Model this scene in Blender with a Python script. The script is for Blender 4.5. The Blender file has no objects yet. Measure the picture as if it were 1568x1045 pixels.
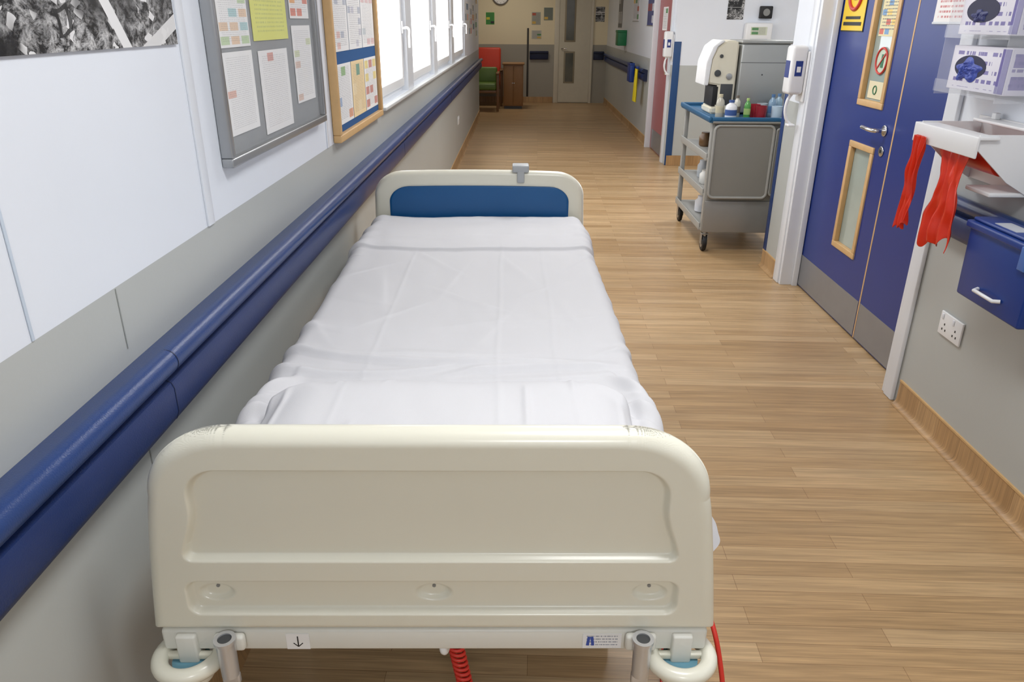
import bpy, bmesh, math, random
from mathutils import Vector, Matrix, noise, Euler
random.seed(7)
scene = bpy.context.scene
COL = scene.collection

# ------------------------------------------------------------------ materials
MATS = {}
def srgb(r, g, b):
    def f(c):
        c /= 255.0
        return c/12.92 if c <= 0.04045 else ((c+0.055)/1.055)**2.4
    return (f(r), f(g), f(b), 1.0)

def newmat(name):
    m = bpy.data.materials.new(name); m.use_nodes = True
    nt = m.node_tree
    return m, nt, nt.nodes['Principled BSDF']

def mat(name, rgb, rough=0.5, metal=0.0, var=0.05, scale=12.0, bump=0.0, bscale=60.0,
        emis=0.0, trans=0.0, coat=0.0, spec=0.5, alpha=1.0):
    if name in MATS: return MATS[name]
    m, nt, b = newmat(name)
    c = srgb(*rgb)
    tc = nt.nodes.new('ShaderNodeTexCoord')
    n = nt.nodes.new('ShaderNodeTexNoise'); n.inputs['Scale'].default_value = scale
    n.inputs['Detail'].default_value = 4
    nt.links.new(tc.outputs['Object'], n.inputs['Vector'])
    mx = nt.nodes.new('ShaderNodeMix'); mx.data_type = 'RGBA'
    mx.inputs[6].default_value = tuple(max(0, x*(1-var)) for x in c[:3])+(1,)
    mx.inputs[7].default_value = tuple(min(1, x*(1+var)) for x in c[:3])+(1,)
    nt.links.new(n.outputs['Fac'], mx.inputs[0])
    nt.links.new(mx.outputs[2], b.inputs['Base Color'])
    b.inputs['Roughness'].default_value = rough
    b.inputs['Metallic'].default_value = metal
    b.inputs['Specular IOR Level'].default_value = spec
    b.inputs['Coat Weight'].default_value = coat
    b.inputs['Coat Roughness'].default_value = 0.15
    if trans: b.inputs['Transmission Weight'].default_value = trans
    if alpha < 1: b.inputs['Alpha'].default_value = alpha
    if emis:
        b.inputs['Emission Color'].default_value = c
        b.inputs['Emission Strength'].default_value = emis
    if bump:
        n2 = nt.nodes.new('ShaderNodeTexNoise'); n2.inputs['Scale'].default_value = bscale
        n2.inputs['Detail'].default_value = 5
        nt.links.new(tc.outputs['Object'], n2.inputs['Vector'])
        bp = nt.nodes.new('ShaderNodeBump'); bp.inputs['Strength'].default_value = bump
        bp.inputs['Distance'].default_value = 0.002
        nt.links.new(n2.outputs['Fac'], bp.inputs['Height'])
        nt.links.new(bp.outputs['Normal'], b.inputs['Normal'])
    MATS[name] = m
    return m

def wall_mat(name, up, low, border):
    m, nt, b = newmat(name)
    g = nt.nodes.new('ShaderNodeNewGeometry')
    s = nt.nodes.new('ShaderNodeSeparateXYZ'); nt.links.new(g.outputs['Position'], s.inputs[0])
    gt = nt.nodes.new('ShaderNodeMath'); gt.operation = 'GREATER_THAN'; gt.inputs[1].default_value = border
    nt.links.new(s.outputs['Z'], gt.inputs[0])
    mx = nt.nodes.new('ShaderNodeMix'); mx.data_type = 'RGBA'
    mx.inputs[6].default_value = srgb(*low); mx.inputs[7].default_value = srgb(*up)
    nt.links.new(gt.outputs[0], mx.inputs[0])
    n = nt.nodes.new('ShaderNodeTexNoise'); n.inputs['Scale'].default_value = 1.5; n.inputs['Detail'].default_value = 6
    nt.links.new(g.outputs['Position'], n.inputs['Vector'])
    mr = nt.nodes.new('ShaderNodeMapRange'); mr.inputs['To Min'].default_value = 0.93; mr.inputs['To Max'].default_value = 1.04
    nt.links.new(n.outputs['Fac'], mr.inputs[0])
    mm = nt.nodes.new('ShaderNodeMix'); mm.data_type = 'RGBA'; mm.blend_type = 'MULTIPLY'; mm.inputs[0].default_value = 1
    nt.links.new(mx.outputs[2], mm.inputs[6]); nt.links.new(mr.outputs[0], mm.inputs[7])
    nt.links.new(mm.outputs[2], b.inputs['Base Color'])
    n2 = nt.nodes.new('ShaderNodeTexNoise'); n2.inputs['Scale'].default_value = 120
    nt.links.new(g.outputs['Position'], n2.inputs['Vector'])
    bp = nt.nodes.new('ShaderNodeBump'); bp.inputs['Strength'].default_value = 0.08; bp.inputs['Distance'].default_value = 0.002
    nt.links.new(n2.outputs['Fac'], bp.inputs['Height']); nt.links.new(bp.outputs[0], b.inputs['Normal'])
    b.inputs['Roughness'].default_value = 0.40
    return m

def floor_mat(name, c1, c2, c3, row=0.085, length=0.85, rough=0.36, rot=0.0, vertical=False):
    m, nt, b = newmat(name)
    g = nt.nodes.new('ShaderNodeNewGeometry')
    mp = nt.nodes.new('ShaderNodeMapping'); mp.inputs['Rotation'].default_value = (0, 0, rot)
    if vertical:
        s = nt.nodes.new('ShaderNodeSeparateXYZ'); cmb = nt.nodes.new('ShaderNodeCombineXYZ')
        nt.links.new(g.outputs['Position'], s.inputs[0])
        ad = nt.nodes.new('ShaderNodeMath'); ad.operation = 'ADD'
        nt.links.new(s.outputs['Z'], cmb.inputs[0]); nt.links.new(s.outputs['X'], ad.inputs[0]); nt.links.new(s.outputs['Y'], ad.inputs[1])
        nt.links.new(ad.outputs[0], cmb.inputs[1]); nt.links.new(cmb.outputs[0], mp.inputs['Vector'])
    else:
        nt.links.new(g.outputs['Position'], mp.inputs['Vector'])
    br = nt.nodes.new('ShaderNodeTexBrick')
    br.offset = 0.37; br.offset_frequency = 2
    br.inputs['Scale'].default_value = 1
    br.inputs['Brick Width'].default_value = length; br.inputs['Row Height'].default_value = row
    br.inputs['Mortar Size'].default_value = 0.0007; br.inputs['Mortar Smooth'].default_value = 0.1
    br.inputs['Color1'].default_value = srgb(*c1); br.inputs['Color2'].default_value = srgb(*c2)
    br.inputs['Mortar'].default_value = srgb(*c3)
    nt.links.new(mp.outputs[0], br.inputs['Vector'])
    # per-row offset so grain breaks at the plank edges
    sep = nt.nodes.new('ShaderNodeSeparateXYZ'); nt.links.new(mp.outputs[0], sep.inputs[0])
    dv = nt.nodes.new('ShaderNodeMath'); dv.operation = 'DIVIDE'; dv.inputs[1].default_value = row; nt.links.new(sep.outputs['Y'], dv.inputs[0])
    fl = nt.nodes.new('ShaderNodeMath'); fl.operation = 'FLOOR'; nt.links.new(dv.outputs[0], fl.inputs[0])
    ml = nt.nodes.new('ShaderNodeMath'); ml.operation = 'MULTIPLY'; ml.inputs[1].default_value = 3.71; nt.links.new(fl.outputs[0], ml.inputs[0])
    cz = nt.nodes.new('ShaderNodeCombineXYZ'); nt.links.new(sep.outputs['X'], cz.inputs[0]); nt.links.new(sep.outputs['Y'], cz.inputs[1]); nt.links.new(ml.outputs[0], cz.inputs[2])
    def grain(sx, sy, lo, hi, prev, det=6, dist=0.6):
        mg = nt.nodes.new('ShaderNodeMapping'); mg.inputs['Scale'].default_value = (sx, sy, 1)
        nt.links.new(cz.outputs[0], mg.inputs['Vector'])
        n = nt.nodes.new('ShaderNodeTexNoise'); n.inputs['Scale'].default_value = 1; n.inputs['Detail'].default_value = det
        n.inputs['Distortion'].default_value = dist
        nt.links.new(mg.outputs[0], n.inputs['Vector'])
        mr = nt.nodes.new('ShaderNodeMapRange'); mr.inputs['From Min'].default_value = 0.3; mr.inputs['From Max'].default_value = 0.7
        mr.inputs['To Min'].default_value = lo; mr.inputs['To Max'].default_value = hi
        nt.links.new(n.outputs['Fac'], mr.inputs[0])
        mm = nt.nodes.new('ShaderNodeMix'); mm.data_type = 'RGBA'; mm.blend_type = 'MULTIPLY'; mm.inputs[0].default_value = 1
        nt.links.new(prev, mm.inputs[6]); nt.links.new(mr.outputs[0], mm.inputs[7])
        return mm.outputs[2]
    o = grain(2.2, 60, 0.78, 1.12, br.outputs['Color'])
    o = grain(6, 230, 0.82, 1.12, o)
    o = grain(1.0, 8, 0.93, 1.05, o, 2)
    nt.links.new(o, b.inputs['Base Color'])
    b.inputs['Roughness'].default_value = rough
    b.inputs['Specular IOR Level'].default_value = 0.4
    return m

def paper_mat(name, base=(238, 238, 238), axis='Y', cols=2, rows=5, accents=((200, 90, 60), (230, 190, 80), (90, 150, 90)),
              amount=0.35, ink=(90, 90, 100), lines=26, seed=0.0, glossy=0.5, us=30, thr=0.47, inkamt=0.75):
    m, nt, b = newmat(name)
    tc = nt.nodes.new('ShaderNodeTexCoord')
    s = nt.nodes.new('ShaderNodeSeparateXYZ'); nt.links.new(tc.outputs['Generated'], s.inputs[0])
    U = s.outputs[axis]; V = s.outputs['Z']
    def M(op, a, bb=None):
        n = nt.nodes.new('ShaderNodeMath'); n.operation = op
        for i, x in enumerate((a, bb)):
            if x is None: continue
            if isinstance(x, (int, float)): n.inputs[i].default_value = x
            else: nt.links.new(x, n.inputs[i])
        return n.outputs[0]
    cu, cv = M('MULTIPLY', U, cols), M('MULTIPLY', V, rows)
    c = nt.nodes.new('ShaderNodeCombineXYZ'); nt.links.new(M('FLOOR', cu), c.inputs[0]); nt.links.new(M('FLOOR', cv), c.inputs[1])
    c.inputs[2].default_value = seed
    wn = nt.nodes.new('ShaderNodeTexWhiteNoise'); wn.noise_dimensions = '3D'; nt.links.new(c.outputs[0], wn.inputs['Vector'])
    ramp = nt.nodes.new('ShaderNodeValToRGB'); ramp.color_ramp.interpolation = 'CONSTANT'
    e = ramp.color_ramp.elements
    e[0].position = 0; e[0].color = srgb(*base); e[1].position = 1-amount; e[1].color = srgb(*accents[0])
    for i, a in enumerate(accents[1:]):
        x = e.new(1-amount+amount*(i+1)/len(accents)); x.color = srgb(*a)
    nt.links.new(wn.outputs['Value'], ramp.inputs[0])
    fu, fv = M('FRACT', cu), M('FRACT', cv)
    ins = M('MULTIPLY', M('MULTIPLY', M('GREATER_THAN', fu, 0.12), M('LESS_THAN', fu, 0.92)),
            M('MULTIPLY', M('GREATER_THAN', fv, 0.2), M('LESS_THAN', fv, 0.8)))
    mx = nt.nodes.new('ShaderNodeMix'); mx.data_type = 'RGBA'; mx.inputs[6].default_value = srgb(*base)
    nt.links.new(ins, mx.inputs[0]); nt.links.new(ramp.outputs[0], mx.inputs[7])
    ln = M('LESS_THAN', M('FRACT', M('MULTIPLY', V, lines)), 0.42)
    c2 = nt.nodes.new('ShaderNodeCombineXYZ'); nt.links.new(M('MULTIPLY', U, us), c2.inputs[0])
    nt.links.new(M('FLOOR', M('MULTIPLY', V, lines)), c2.inputs[1]); c2.inputs[2].default_value = seed
    n = nt.nodes.new('ShaderNodeTexNoise'); n.inputs['Scale'].default_value = 1.0; nt.links.new(c2.outputs[0], n.inputs['Vector'])
    tx = M('MULTIPLY', ln, M('GREATER_THAN', n.outputs['Fac'], thr))
    mar = M('MULTIPLY', M('MULTIPLY', M('GREATER_THAN', U, 0.1), M('LESS_THAN', U, 0.9)), M('MULTIPLY', M('GREATER_THAN', V, 0.07), M('LESS_THAN', V, 0.95)))
    tx = M('MULTIPLY', M('MULTIPLY', tx, mar), inkamt)
    m2 = nt.nodes.new('ShaderNodeMix'); m2.data_type = 'RGBA'; m2.inputs[7].default_value = srgb(*ink)
    nt.links.new(tx, m2.inputs[0]); nt.links.new(mx.outputs[2], m2.inputs[6])
    nt.links.new(m2.outputs[2], b.inputs['Base Color'])
    b.inputs['Roughness'].default_value = glossy
    return m

def aerial_mat(name, k=1.0):
    """black and white aerial photograph: dark wooded land, straight pale roads, rows of building roofs"""
    m, nt, b = newmat(name)
    tc = nt.nodes.new('ShaderNodeTexCoord')
    def M(op, a, bb=None):
        n = nt.nodes.new('ShaderNodeMath'); n.operation = op
        for i, x in enumerate((a, bb)):
            if x is None: continue
            if isinstance(x, (int, float)): n.inputs[i].default_value = x
            else: nt.links.new(x, n.inputs[i])
        return n.outputs[0]
    def ramp(src, p0, p1, c0, c1):
        r = nt.nodes.new('ShaderNodeMapRange'); r.inputs['From Min'].default_value = p0; r.inputs['From Max'].default_value = p1
        r.inputs['To Min'].default_value = c0; r.inputs['To Max'].default_value = c1
        nt.links.new(src, r.inputs[0]); return r.outputs[0]
    def mapping(rot, sc):
        mp = nt.nodes.new('ShaderNodeMapping'); mp.inputs['Rotation'].default_value = rot; mp.inputs['Scale'].default_value = sc
        nt.links.new(tc.outputs['Object'], mp.inputs['Vector']); return mp.outputs[0]
    base0 = mapping((0.6, 0, 0), (k, k, k*1.3))
    nd = nt.nodes.new('ShaderNodeTexNoise'); nd.inputs['Scale'].default_value = 14; nt.links.new(base0, nd.inputs['Vector'])
    dm = nt.nodes.new('ShaderNodeMix'); dm.data_type = 'RGBA'; dm.inputs[0].default_value = 0.05
    nt.links.new(base0, dm.inputs[6]); nt.links.new(nd.outputs['Color'], dm.inputs[7]); base = dm.outputs[2]
    n0 = nt.nodes.new('ShaderNodeTexNoise'); n0.inputs['Scale'].default_value = 5; n0.inputs['Detail'].default_value = 3
    n1 = nt.nodes.new('ShaderNodeTexNoise'); n1.inputs['Scale'].default_value = 40; n1.inputs['Detail'].default_value = 12; n1.inputs['Roughness'].default_value = 0.8
    vb = nt.nodes.new('ShaderNodeTexVoronoi'); vb.distance = 'CHEBYCHEV'; vb.inputs['Scale'].default_value = 34; vb.inputs['Randomness'].default_value = 1.0
    vc = nt.nodes.new('ShaderNodeTexVoronoi'); vc.distance = 'MANHATTAN'; vc.inputs['Scale'].default_value = 9; vc.inputs['Randomness'].default_value = 1.0
    for x in (n0, n1, vb, vc): nt.links.new(base, x.inputs['Vector'])
    land = M('MULTIPLY', ramp(n1.outputs['Fac'], 0.44, 0.60, 0.0, 0.6), ramp(n0.outputs['Fac'], 0.42, 0.56, 0.04, 1.0))
    bw = nt.nodes.new('ShaderNodeRGBToBW'); nt.links.new(vb.outputs['Color'], bw.inputs[0])
    bw2 = nt.nodes.new('ShaderNodeRGBToBW'); nt.links.new(vc.outputs['Color'], bw2.inputs[0])
    roof = M('MULTIPLY', M('MULTIPLY', M('GREATER_THAN', bw.outputs[0], 0.5), M('LESS_THAN', vb.outputs['Distance'], 0.30)), ramp(n0.outputs['Fac'], 0.45, 0.52, 0.0, 0.75))
    big = M('MULTIPLY', M('MULTIPLY', M('GREATER_THAN', bw2.outputs[0], 0.55), M('LESS_THAN', vc.outputs['Distance'], 0.32)), 0.8)
    tot = M('MAXIMUM', M('MAXIMUM', land, roof), big)
    sh = M('GREATER_THAN', M('ABSOLUTE', M('SUBTRACT', vc.outputs['Distance'], 0.36)), 0.05)
    tot = M('MULTIPLY', tot, ramp(sh, 0, 1, 0.1, 1.0))
    for rot, sc, wd, val in (((0.95, 0, 0), 2.6, 0.07, 0.8), ((-0.35, 0, 0), 1.9, 0.05, 0.7), ((0.2, 0, 0), 3.1, 0.02, 0.5)):
        sp = nt.nodes.new('ShaderNodeSeparateXYZ'); nt.links.new(mapping(rot, (k, k, k)), sp.inputs[0])
        f = M('FRACT', M('ADD', M('MULTIPLY', sp.outputs['Z'], sc), 0.31))
        tot = M('MAXIMUM', tot, M('MULTIPLY', M('LESS_THAN', f, wd), val))
    nt.links.new(tot, b.inputs['Base Color']); b.inputs['Roughness'].default_value = 0.35
    return m

# ------------------------------------------------------------------ geometry helpers
def link(o, parent=None):
    COL.objects.link(o)
    if parent: o.parent = parent
    return o

def group(name, loc=(0, 0, 0), rz=0.0):
    e = bpy.data.objects.new(name, None); e.empty_display_size = 0.1
    e.location = loc; e.rotation_euler = (0, 0, rz)
    COL.objects.link(e); return e

def mesh(name, verts, faces, m, parent=None, smooth=False, fixn=True):
    me = bpy.data.meshes.new(name); me.from_pydata(verts, [], faces)
    if fixn:
        bm = bmesh.new(); bm.from_mesh(me); bmesh.ops.recalc_face_normals(bm, faces=bm.faces); bm.to_mesh(me); bm.free()
    if smooth:
        for p in me.polygons: p.use_smooth = True
    me.materials.append(m); me.update()
    return link(bpy.data.objects.new(name, me), parent)

def finish(bm, name, m, parent, smooth=False, auto=True):
    me = bpy.data.meshes.new(name); bm.normal_update(); bm.to_mesh(me); bm.free()
    if smooth:
        for p in me.polygons: p.use_smooth = True
        if auto:
            try: me.set_sharp_from_angle(angle=math.radians(40))
            except Exception: pass
    me.materials.append(m)
    return link(bpy.data.objects.new(name, me), parent)

def box(name, lo, hi, m, parent=None, bev=0.0, seg=3, top_scale=None, xf=None):
    bm = bmesh.new(); bmesh.ops.create_cube(bm, size=1.0)
    c = [(lo[i]+hi[i])/2 for i in range(3)]; d = [abs(hi[i]-lo[i]) for i in range(3)]
    for v in bm.verts:
        k = (top_scale if (top_scale and v.co.z > 0) else (1, 1))
        v.co = Vector((v.co.x*d[0]*k[0], v.co.y*d[1]*k[1], v.co.z*d[2]))
    if bev > 0:
        bmesh.ops.bevel(bm, geom=bm.edges[:], offset=min(bev, min(d)*0.49), segments=seg, profile=0.5, affect='EDGES')
    M = Matrix.Translation(c) @ (xf if xf else Matrix.Identity(4))
    bm.transform(M)
    return finish(bm, name, m, parent, smooth=bev > 0)

def cyl(name, p0, p1, r, m, parent=None, r2=None, seg=28, bev=0.0):
    p0, p1 = Vector(p0), Vector(p1); d = p1-p0
    bm = bmesh.new()
    bmesh.ops.create_cone(bm, cap_ends=True, segments=seg, radius1=r, radius2=r if r2 is None else r2, depth=d.length)
    if bev:
        ed = [e for e in bm.edges if any(len(f.verts) > 4 for f in e.link_faces)]
        bmesh.ops.bevel(bm, geom=ed, offset=bev, segments=3, profile=0.5, affect='EDGES')
    q = Vector((0, 0, 1)).rotation_difference(d.normalized()).to_matrix().to_4x4()
    bm.transform(Matrix.Translation((p0+p1)/2) @ q)
    return finish(bm, name, m, parent, smooth=True)

def tube(name, pts, r, m, parent=None, cyclic=False, res=6, smoothc=True):
    cu = bpy.data.curves.new(name+'_c', 'CURVE'); cu.dimensions = '3D'
    cu.bevel_depth = r; cu.bevel_resolution = res; cu.resolution_u = 8; cu.use_fill_caps = True
    if smoothc:
        sp = cu.splines.new('BEZIER'); sp.bezier_points.add(len(pts)-1)
        for bp_, p in zip(sp.bezier_points, pts):
            bp_.co = p; bp_.handle_left_type = bp_.handle_right_type = 'AUTO'
    else:
        sp = cu.splines.new('POLY'); sp.points.add(len(pts)-1)
        for q, p in zip(sp.points, pts): q.co = (*p, 1)
    sp.use_cyclic_u = cyclic
    o = bpy.data.objects.new(name+'_t', cu); COL.objects.link(o)
    dg = bpy.context.evaluated_depsgraph_get()
    me = bpy.data.meshes.new_from_object(o.evaluated_get(dg))
    bpy.data.objects.remove(o)
    for p in me.polygons: p.use_smooth = True
    me.materials.clear(); me.materials.append(m)
    return link(bpy.data.objects.new(name, me), parent)

def lathe(name, prof, loc, m, parent=None, seg=28):
    vs, fs = [], []
    n = len(prof)
    for i in range(seg):
        a = 2*math.pi*i/seg
        for r, z in prof: vs.append((loc[0]+r*math.cos(a), loc[1]+r*math.sin(a), loc[2]+z))
    for i in range(seg):
        j = (i+1) % seg
        for k in range(n-1): fs.append((i*n+k, j*n+k, j*n+k+1, i*n+k+1))
    fs.append([i*n for i in range(seg)]); fs.append([i*n+n-1 for i in range(seg)])
    o = mesh(name, vs, fs, m, parent, smooth=True)
    try: o.data.set_sharp_from_angle(angle=math.radians(45))
    except Exception: pass
    return o

def prism_y(name, prof, y0, y1, m, parent=None, smooth=True):
    n = len(prof); vs = [(x, y0, z) for x, z in prof]+[(x, y1, z) for x, z in prof]
    fs = [(i, (i+1) % n, n+(i+1) % n, n+i) for i in range(n)]+[list(range(n)), list(range(2*n-1, n-1, -1))]
    o = mesh(name, vs, fs, m, parent, smooth=smooth)
    if smooth:
        try: o.data.set_sharp_from_angle(angle=math.radians(35))
        except Exception: pass
    return o

def torus(name, c, R, r, m, parent=None, axis='Z', sc=(1, 1, 1), segs=40):
    pts = []
    for i in range(segs):
        a = 2*math.pi*i/segs
        x, y = R*math.cos(a), R*math.sin(a)
        p = {'Z': (x, y, 0), 'X': (0, x, y), 'Y': (x, 0, y)}[axis]
        pts.append((c[0]+p[0]*sc[0], c[1]+p[1]*sc[1], c[2]+p[2]*sc[2]))
    return tube(name, pts, r, m, parent, cyclic=True, smoothc=False)

def smooth01(x): x = max(0.0, min(1.0, x)); return x*x*(3-2*x)

def board(name, hw, zb, zt, T, R, relief, m, parent, nx=240, nz=130, loc=(0, 0, 0), corner_z=None, arch=0.0):
    """closed moulded panel; hw(z) half-width, relief(x,z) recess depth of the front face"""
    zs = []
    for j in range(nz+1):
        t = j/nz
        zs.append(zb+(zt-zb)*(0.35*t+0.65*math.sin(t*math.pi/2)))
    zs[-1] = zt-1e-5
    tab = [(hw(zb+(zt-zb)*k/600.0), zb+(zt-zb)*k/600.0) for k in range(601)]
    def ztop(x):
        for h, z in reversed(tab):
            if h >= x: return z
        return zb
    vs, fs = [], []
    def idx(s, j, i): return s*(nz+1)*(nx+1)+j*(nx+1)+i
    xt = {}
    for s in (0, 1):
        for j, z in enumerate(zs):
            h = hw(z)
            for i in range(nx+1):
                u = -1+2*i/nx
                u = 0.55*u+0.45*math.sin(u*math.pi/2)
                x = u*h
                ax = abs(x)
                d1 = max(h-ax, 0)
                key = round(ax, 4)
                if key not in xt: xt[key] = ztop(ax)
                d2 = max(xt[key]-z, 0)
                d = d1*d2/math.sqrt(d1*d1+d2*d2+1e-12)
                d3 = z-zb
                d = min(d, d3*1.5)
                q = max(0.0, 1-d/R)
                pr = math.sqrt(max(0, 1-q*q))
                y = T/2*pr
                if s == 0: y = -y+relief(x, z)*smooth01(d/R)
                vs.append((x+loc[0], y+loc[1], z+loc[2]+arch*(1-(x/0.46)**2)*smooth01((z-zb)/(zt-zb))))
    for s in (0, 1):
        for j in range(nz):
            for i in range(nx):
                f = (idx(s, j, i), idx(s, j, i+1), idx(s, j+1, i+1), idx(s, j+1, i))
                fs.append(f if s == 0 else f[::-1])
    for i in range(nx):
        fs.append((idx(0, 0, i+1), idx(0, 0, i), idx(1, 0, i), idx(1, 0, i+1)))
        fs.append((idx(0, nz, i), idx(0, nz, i+1), idx(1, nz, i+1), idx(1, nz, i)))
    for j in range(nz):
        fs.append((idx(0, j, 0), idx(0, j+1, 0), idx(1, j+1, 0), idx(1, j, 0)))
        fs.append((idx(0, j+1, nx), idx(0, j, nx), idx(1, j, nx), idx(1, j+1, nx)))
    return mesh(name, vs, fs, m, parent, smooth=True, fixn=False)

# ------------------------------------------------------------------ palette
ivory = mat('ivory_plastic', (228, 226, 210), 0.28, var=0.015, coat=0.25)
ivory_metal = mat('ivory_painted_steel', (226, 226, 218), 0.4, var=0.02)
white_pl = mat('white_plastic', (234, 235, 236), 0.35, var=0.02)
white_gloss = mat('white_gloss_paint', (228, 232, 238), 0.3, var=0.02)
blue_panel = mat('blue_laminate', (10, 84, 140), 0.35, var=0.04)
rail_blue = mat('navy_vinyl', (28, 58, 114), 0.28, var=0.10, bump=0.25, bscale=400)
rail_plate = mat('navy_vinyl_plate', (20, 44, 98), 0.36, var=0.10, bump=0.25, bscale=400)
rail_dark = mat('navy_vinyl_dark', (12, 26, 62), 0.5)
door_blue = mat('blue_door_laminate', (24, 50, 126), 0.33, var=0.05, scale=3)
box_blue = mat('blue_polypropylene', (18, 56, 132), 0.38, var=0.06)
steel = mat('brushed_steel', (176, 177, 178), 0.34, metal=0.9, var=0.05)
chrome = mat('chrome', (215, 215, 215), 0.14, metal=1.0, var=0.02)
zinc = mat('zinc_plated', (205, 206, 208), 0.3, metal=0.55, var=0.05)
kick_st = mat('kick_plate_steel', (150, 152, 156), 0.4, metal=0.6, var=0.06)
alu = mat('aluminium_frame', (172, 174, 176), 0.32, metal=0.75, var=0.03)
grey_pl = mat('grey_plastic', (134, 135, 133), 0.45, var=0.04)
dgrey_pl = mat('dark_grey_plastic', (70, 72, 74), 0.5)
black_pl = mat('black_rubber', (22, 22, 24), 0.55)
wood_lt = mat('light_beech', (208, 170, 118), 0.45, var=0.12, scale=30)
red_pl = mat('red_polythene', (222, 56, 30), 0.3, var=0.1, bump=0.3, bscale=40)
red_cable = mat('red_cable', (206, 52, 40), 0.4)
glass_dim = mat('door_glass', (160, 175, 170), 0.08, var=0.15, scale=6, coat=0.6)
backing = mat('grey_felt', (138, 142, 145), 0.8, var=0.06, scale=60)
blue_felt = mat('blue_felt', (26, 82, 138), 0.85, var=0.06, scale=60)
cream = mat('cream_plastic', (226, 220, 200), 0.35)
skirting_m = floor_mat('vinyl_coved_skirting', (196, 160, 116), (172, 134, 90), (134, 102, 68), 0.16, 0.5, 0.4, vertical=True)
floor_m = floor_mat('oak_vinyl_planks', (204, 172, 130), (180, 146, 104), (142, 110, 76), 0.066, 0.95, 0.33, rot=math.radians(1.2))
wallm = wall_mat('two_tone_wall', (231, 236, 244), (184, 187, 184), 1.062)
ceil_m = mat('ceiling_tile', (232, 232, 230), 0.8, bump=0.2, bscale=200)

XL, XR, XD = -0.7125, 1.62, 1.715
# ------------------------------------------------------------------ room shell
box('floor', (-3.2, -3, -0.1), (3.8, 15.7, 0), floor_m)
box('ceiling', (-3.2, -3, 2.5), (3.8, 15.7, 2.6), ceil_m)
wl = group('wall_left')
box('lower', (XL-0.15, -3, 0), (XL, 13.1, 1.09), wallm, wl)
box('upper_front', (XL-0.15, -3, 1.09), (XL, 3.93, 2.5), wallm, wl)
box('lintel', (XL-0.15, 3.93, 2.25), (XL, 9.95, 2.5), wallm, wl)
box('upper_rear', (XL-0.15, 9.95, 1.09), (XL, 13.1, 2.5), wallm, wl)
wins = [(3.93, 4.95), (5.2, 6.45), (6.72, 8.1), (8.4, 9.95)]
for (a, b) in zip(wins[:-1], wins[1:]): box('pier', (XL-0.15, a[1], 1.09), (XL, b[0], 2.25), white_gloss, wl)
for k, (a, b) in enumerate(wins):
    w = group('window_%d' % (k+1))
    x0, x1 = XL-0.10, XL-0.04
    z0, z1 = 1.09, 2.25
    t = 0.05
    box('frame_bottom', (x0, a, z0), (x1, b, z0+t), white_pl, w, 0.004)
    box('frame_top', (x0, a, z1-t), (x1, b, z1), white_pl, w, 0.004)
    box('frame_a', (x0, a, z0+t), (x1, a+t, z1-t), white_pl, w, 0.004)
    box('frame_b', (x0, b-t, z0+t), (x1, b, z1-t), white_pl, w, 0.004)
    box('sash_bottom', (x1, a+t*0.6, z0+t*0.6), (x1+0.02, b-t*0.6, z0+t*1.6), white_pl, w, 0.004)
    box('sash_a', (x1, a+t*0.6, z0+t*1.6), (x1+0.02, a+t*1.6, z1-t), white_pl, w, 0.004)
    box('sash_b', (x1, b-t*1.6, z0+t*1.6), (x1+0.02, b-t*0.6, z1-t), white_pl, w, 0.004)
    hy = b-t*1.1
    box('handle_plate', (x1+0.02, hy-0.014, 1.42), (x1+0.03, hy+0.014, 1.49), white_pl, w, 0.004)
    tube('handle', [(x1+0.03, hy, 1.45), (x1+0.06, hy, 1.45), (x1+0.065, hy, 1.40), (x1+0.065, hy, 1.34)], 0.008, white_pl, w)
    box('glazing', (x0+0.02, a+t, z0+t), (x0+0.024, b-t, z1-t), mat('glowing_glazing', (245, 248, 252), 0.4, var=0.0, emis=3.2), w)  # emission put into the pane stands in for bright daylight outside
box('trim_1', (XL-0.035, 3.93, 1.072), (XL+0.03, 9.95, 1.0895), mat('sill_grey', (196, 198, 198), 0.4), None, 0.004)
seam = mat('seam_pale_blue', (205, 218, 232), 0.4)
gseam = mat('seam_grey', (150, 153, 150), 0.5)
for i, (y, zlo, zhi, w_, th, mm_) in enumerate([(1.68, 1.063, 2.5, 0.035, 0.005, white_gloss), (1.0, 1.063, 2.5, 0.006, 0.0022, seam), (1.24, 0.945, 1.06, 0.003, 0.0012, gseam), (1.24, 0.12, 0.765, 0.003, 0.0012, gseam), (2.81, 1.063, 2.5, 0.02, 0.004, white_gloss)]):
    box('trim_%d' % (i+2), (XL+0.0003, y-w_/2, zlo), (XL+th, y+w_/2, zhi), mm_, None, 0.0005)

wr = group('wall_right')
box('near', (XR, -3, 0), (XR+0.25, 2.96, 2.5), wallm, wr)
box('over_door', (XR, 2.96, 2.12), (XR+0.25, 4.47, 2.5), wallm, wr)
box('pier', (XR, 4.47, 0), (XR+0.25, 4.85, 2.5), wallm, wr)
wa = group('wall_alcove')
box('side', (XR+0.25, 4.72, 0), (3.6, 4.85, 2.5), wallm, wa)
box('back', (3.6, 4.72, 0), (3.75, 8.75, 2.5), wallm, wa)
box('end', (XR, 8.6, 0), (3.6, 8.75, 2.5), wallm, wa)
wf = group('wall_right_far')
box('over_far_door', (XR, 8.75, 2.1), (XR+0.2, 9.95, 2.5), wallm, wf)
box('far', (XR, 9.95, 0), (XR+0.2, 15.5, 2.5), wallm, wf)
box('wall_back', (-3.2, 15.5, 0), (3.75, 15.65, 2.5), wall_mat('two_tone_wall_end', (234, 222, 190), (162, 158, 146), 1.07))
box('wall_front', (-3.2, -3.1, 0), (3.75, -3.0, 2.5), wallm)
wlo = group('wall_lounge')
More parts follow.
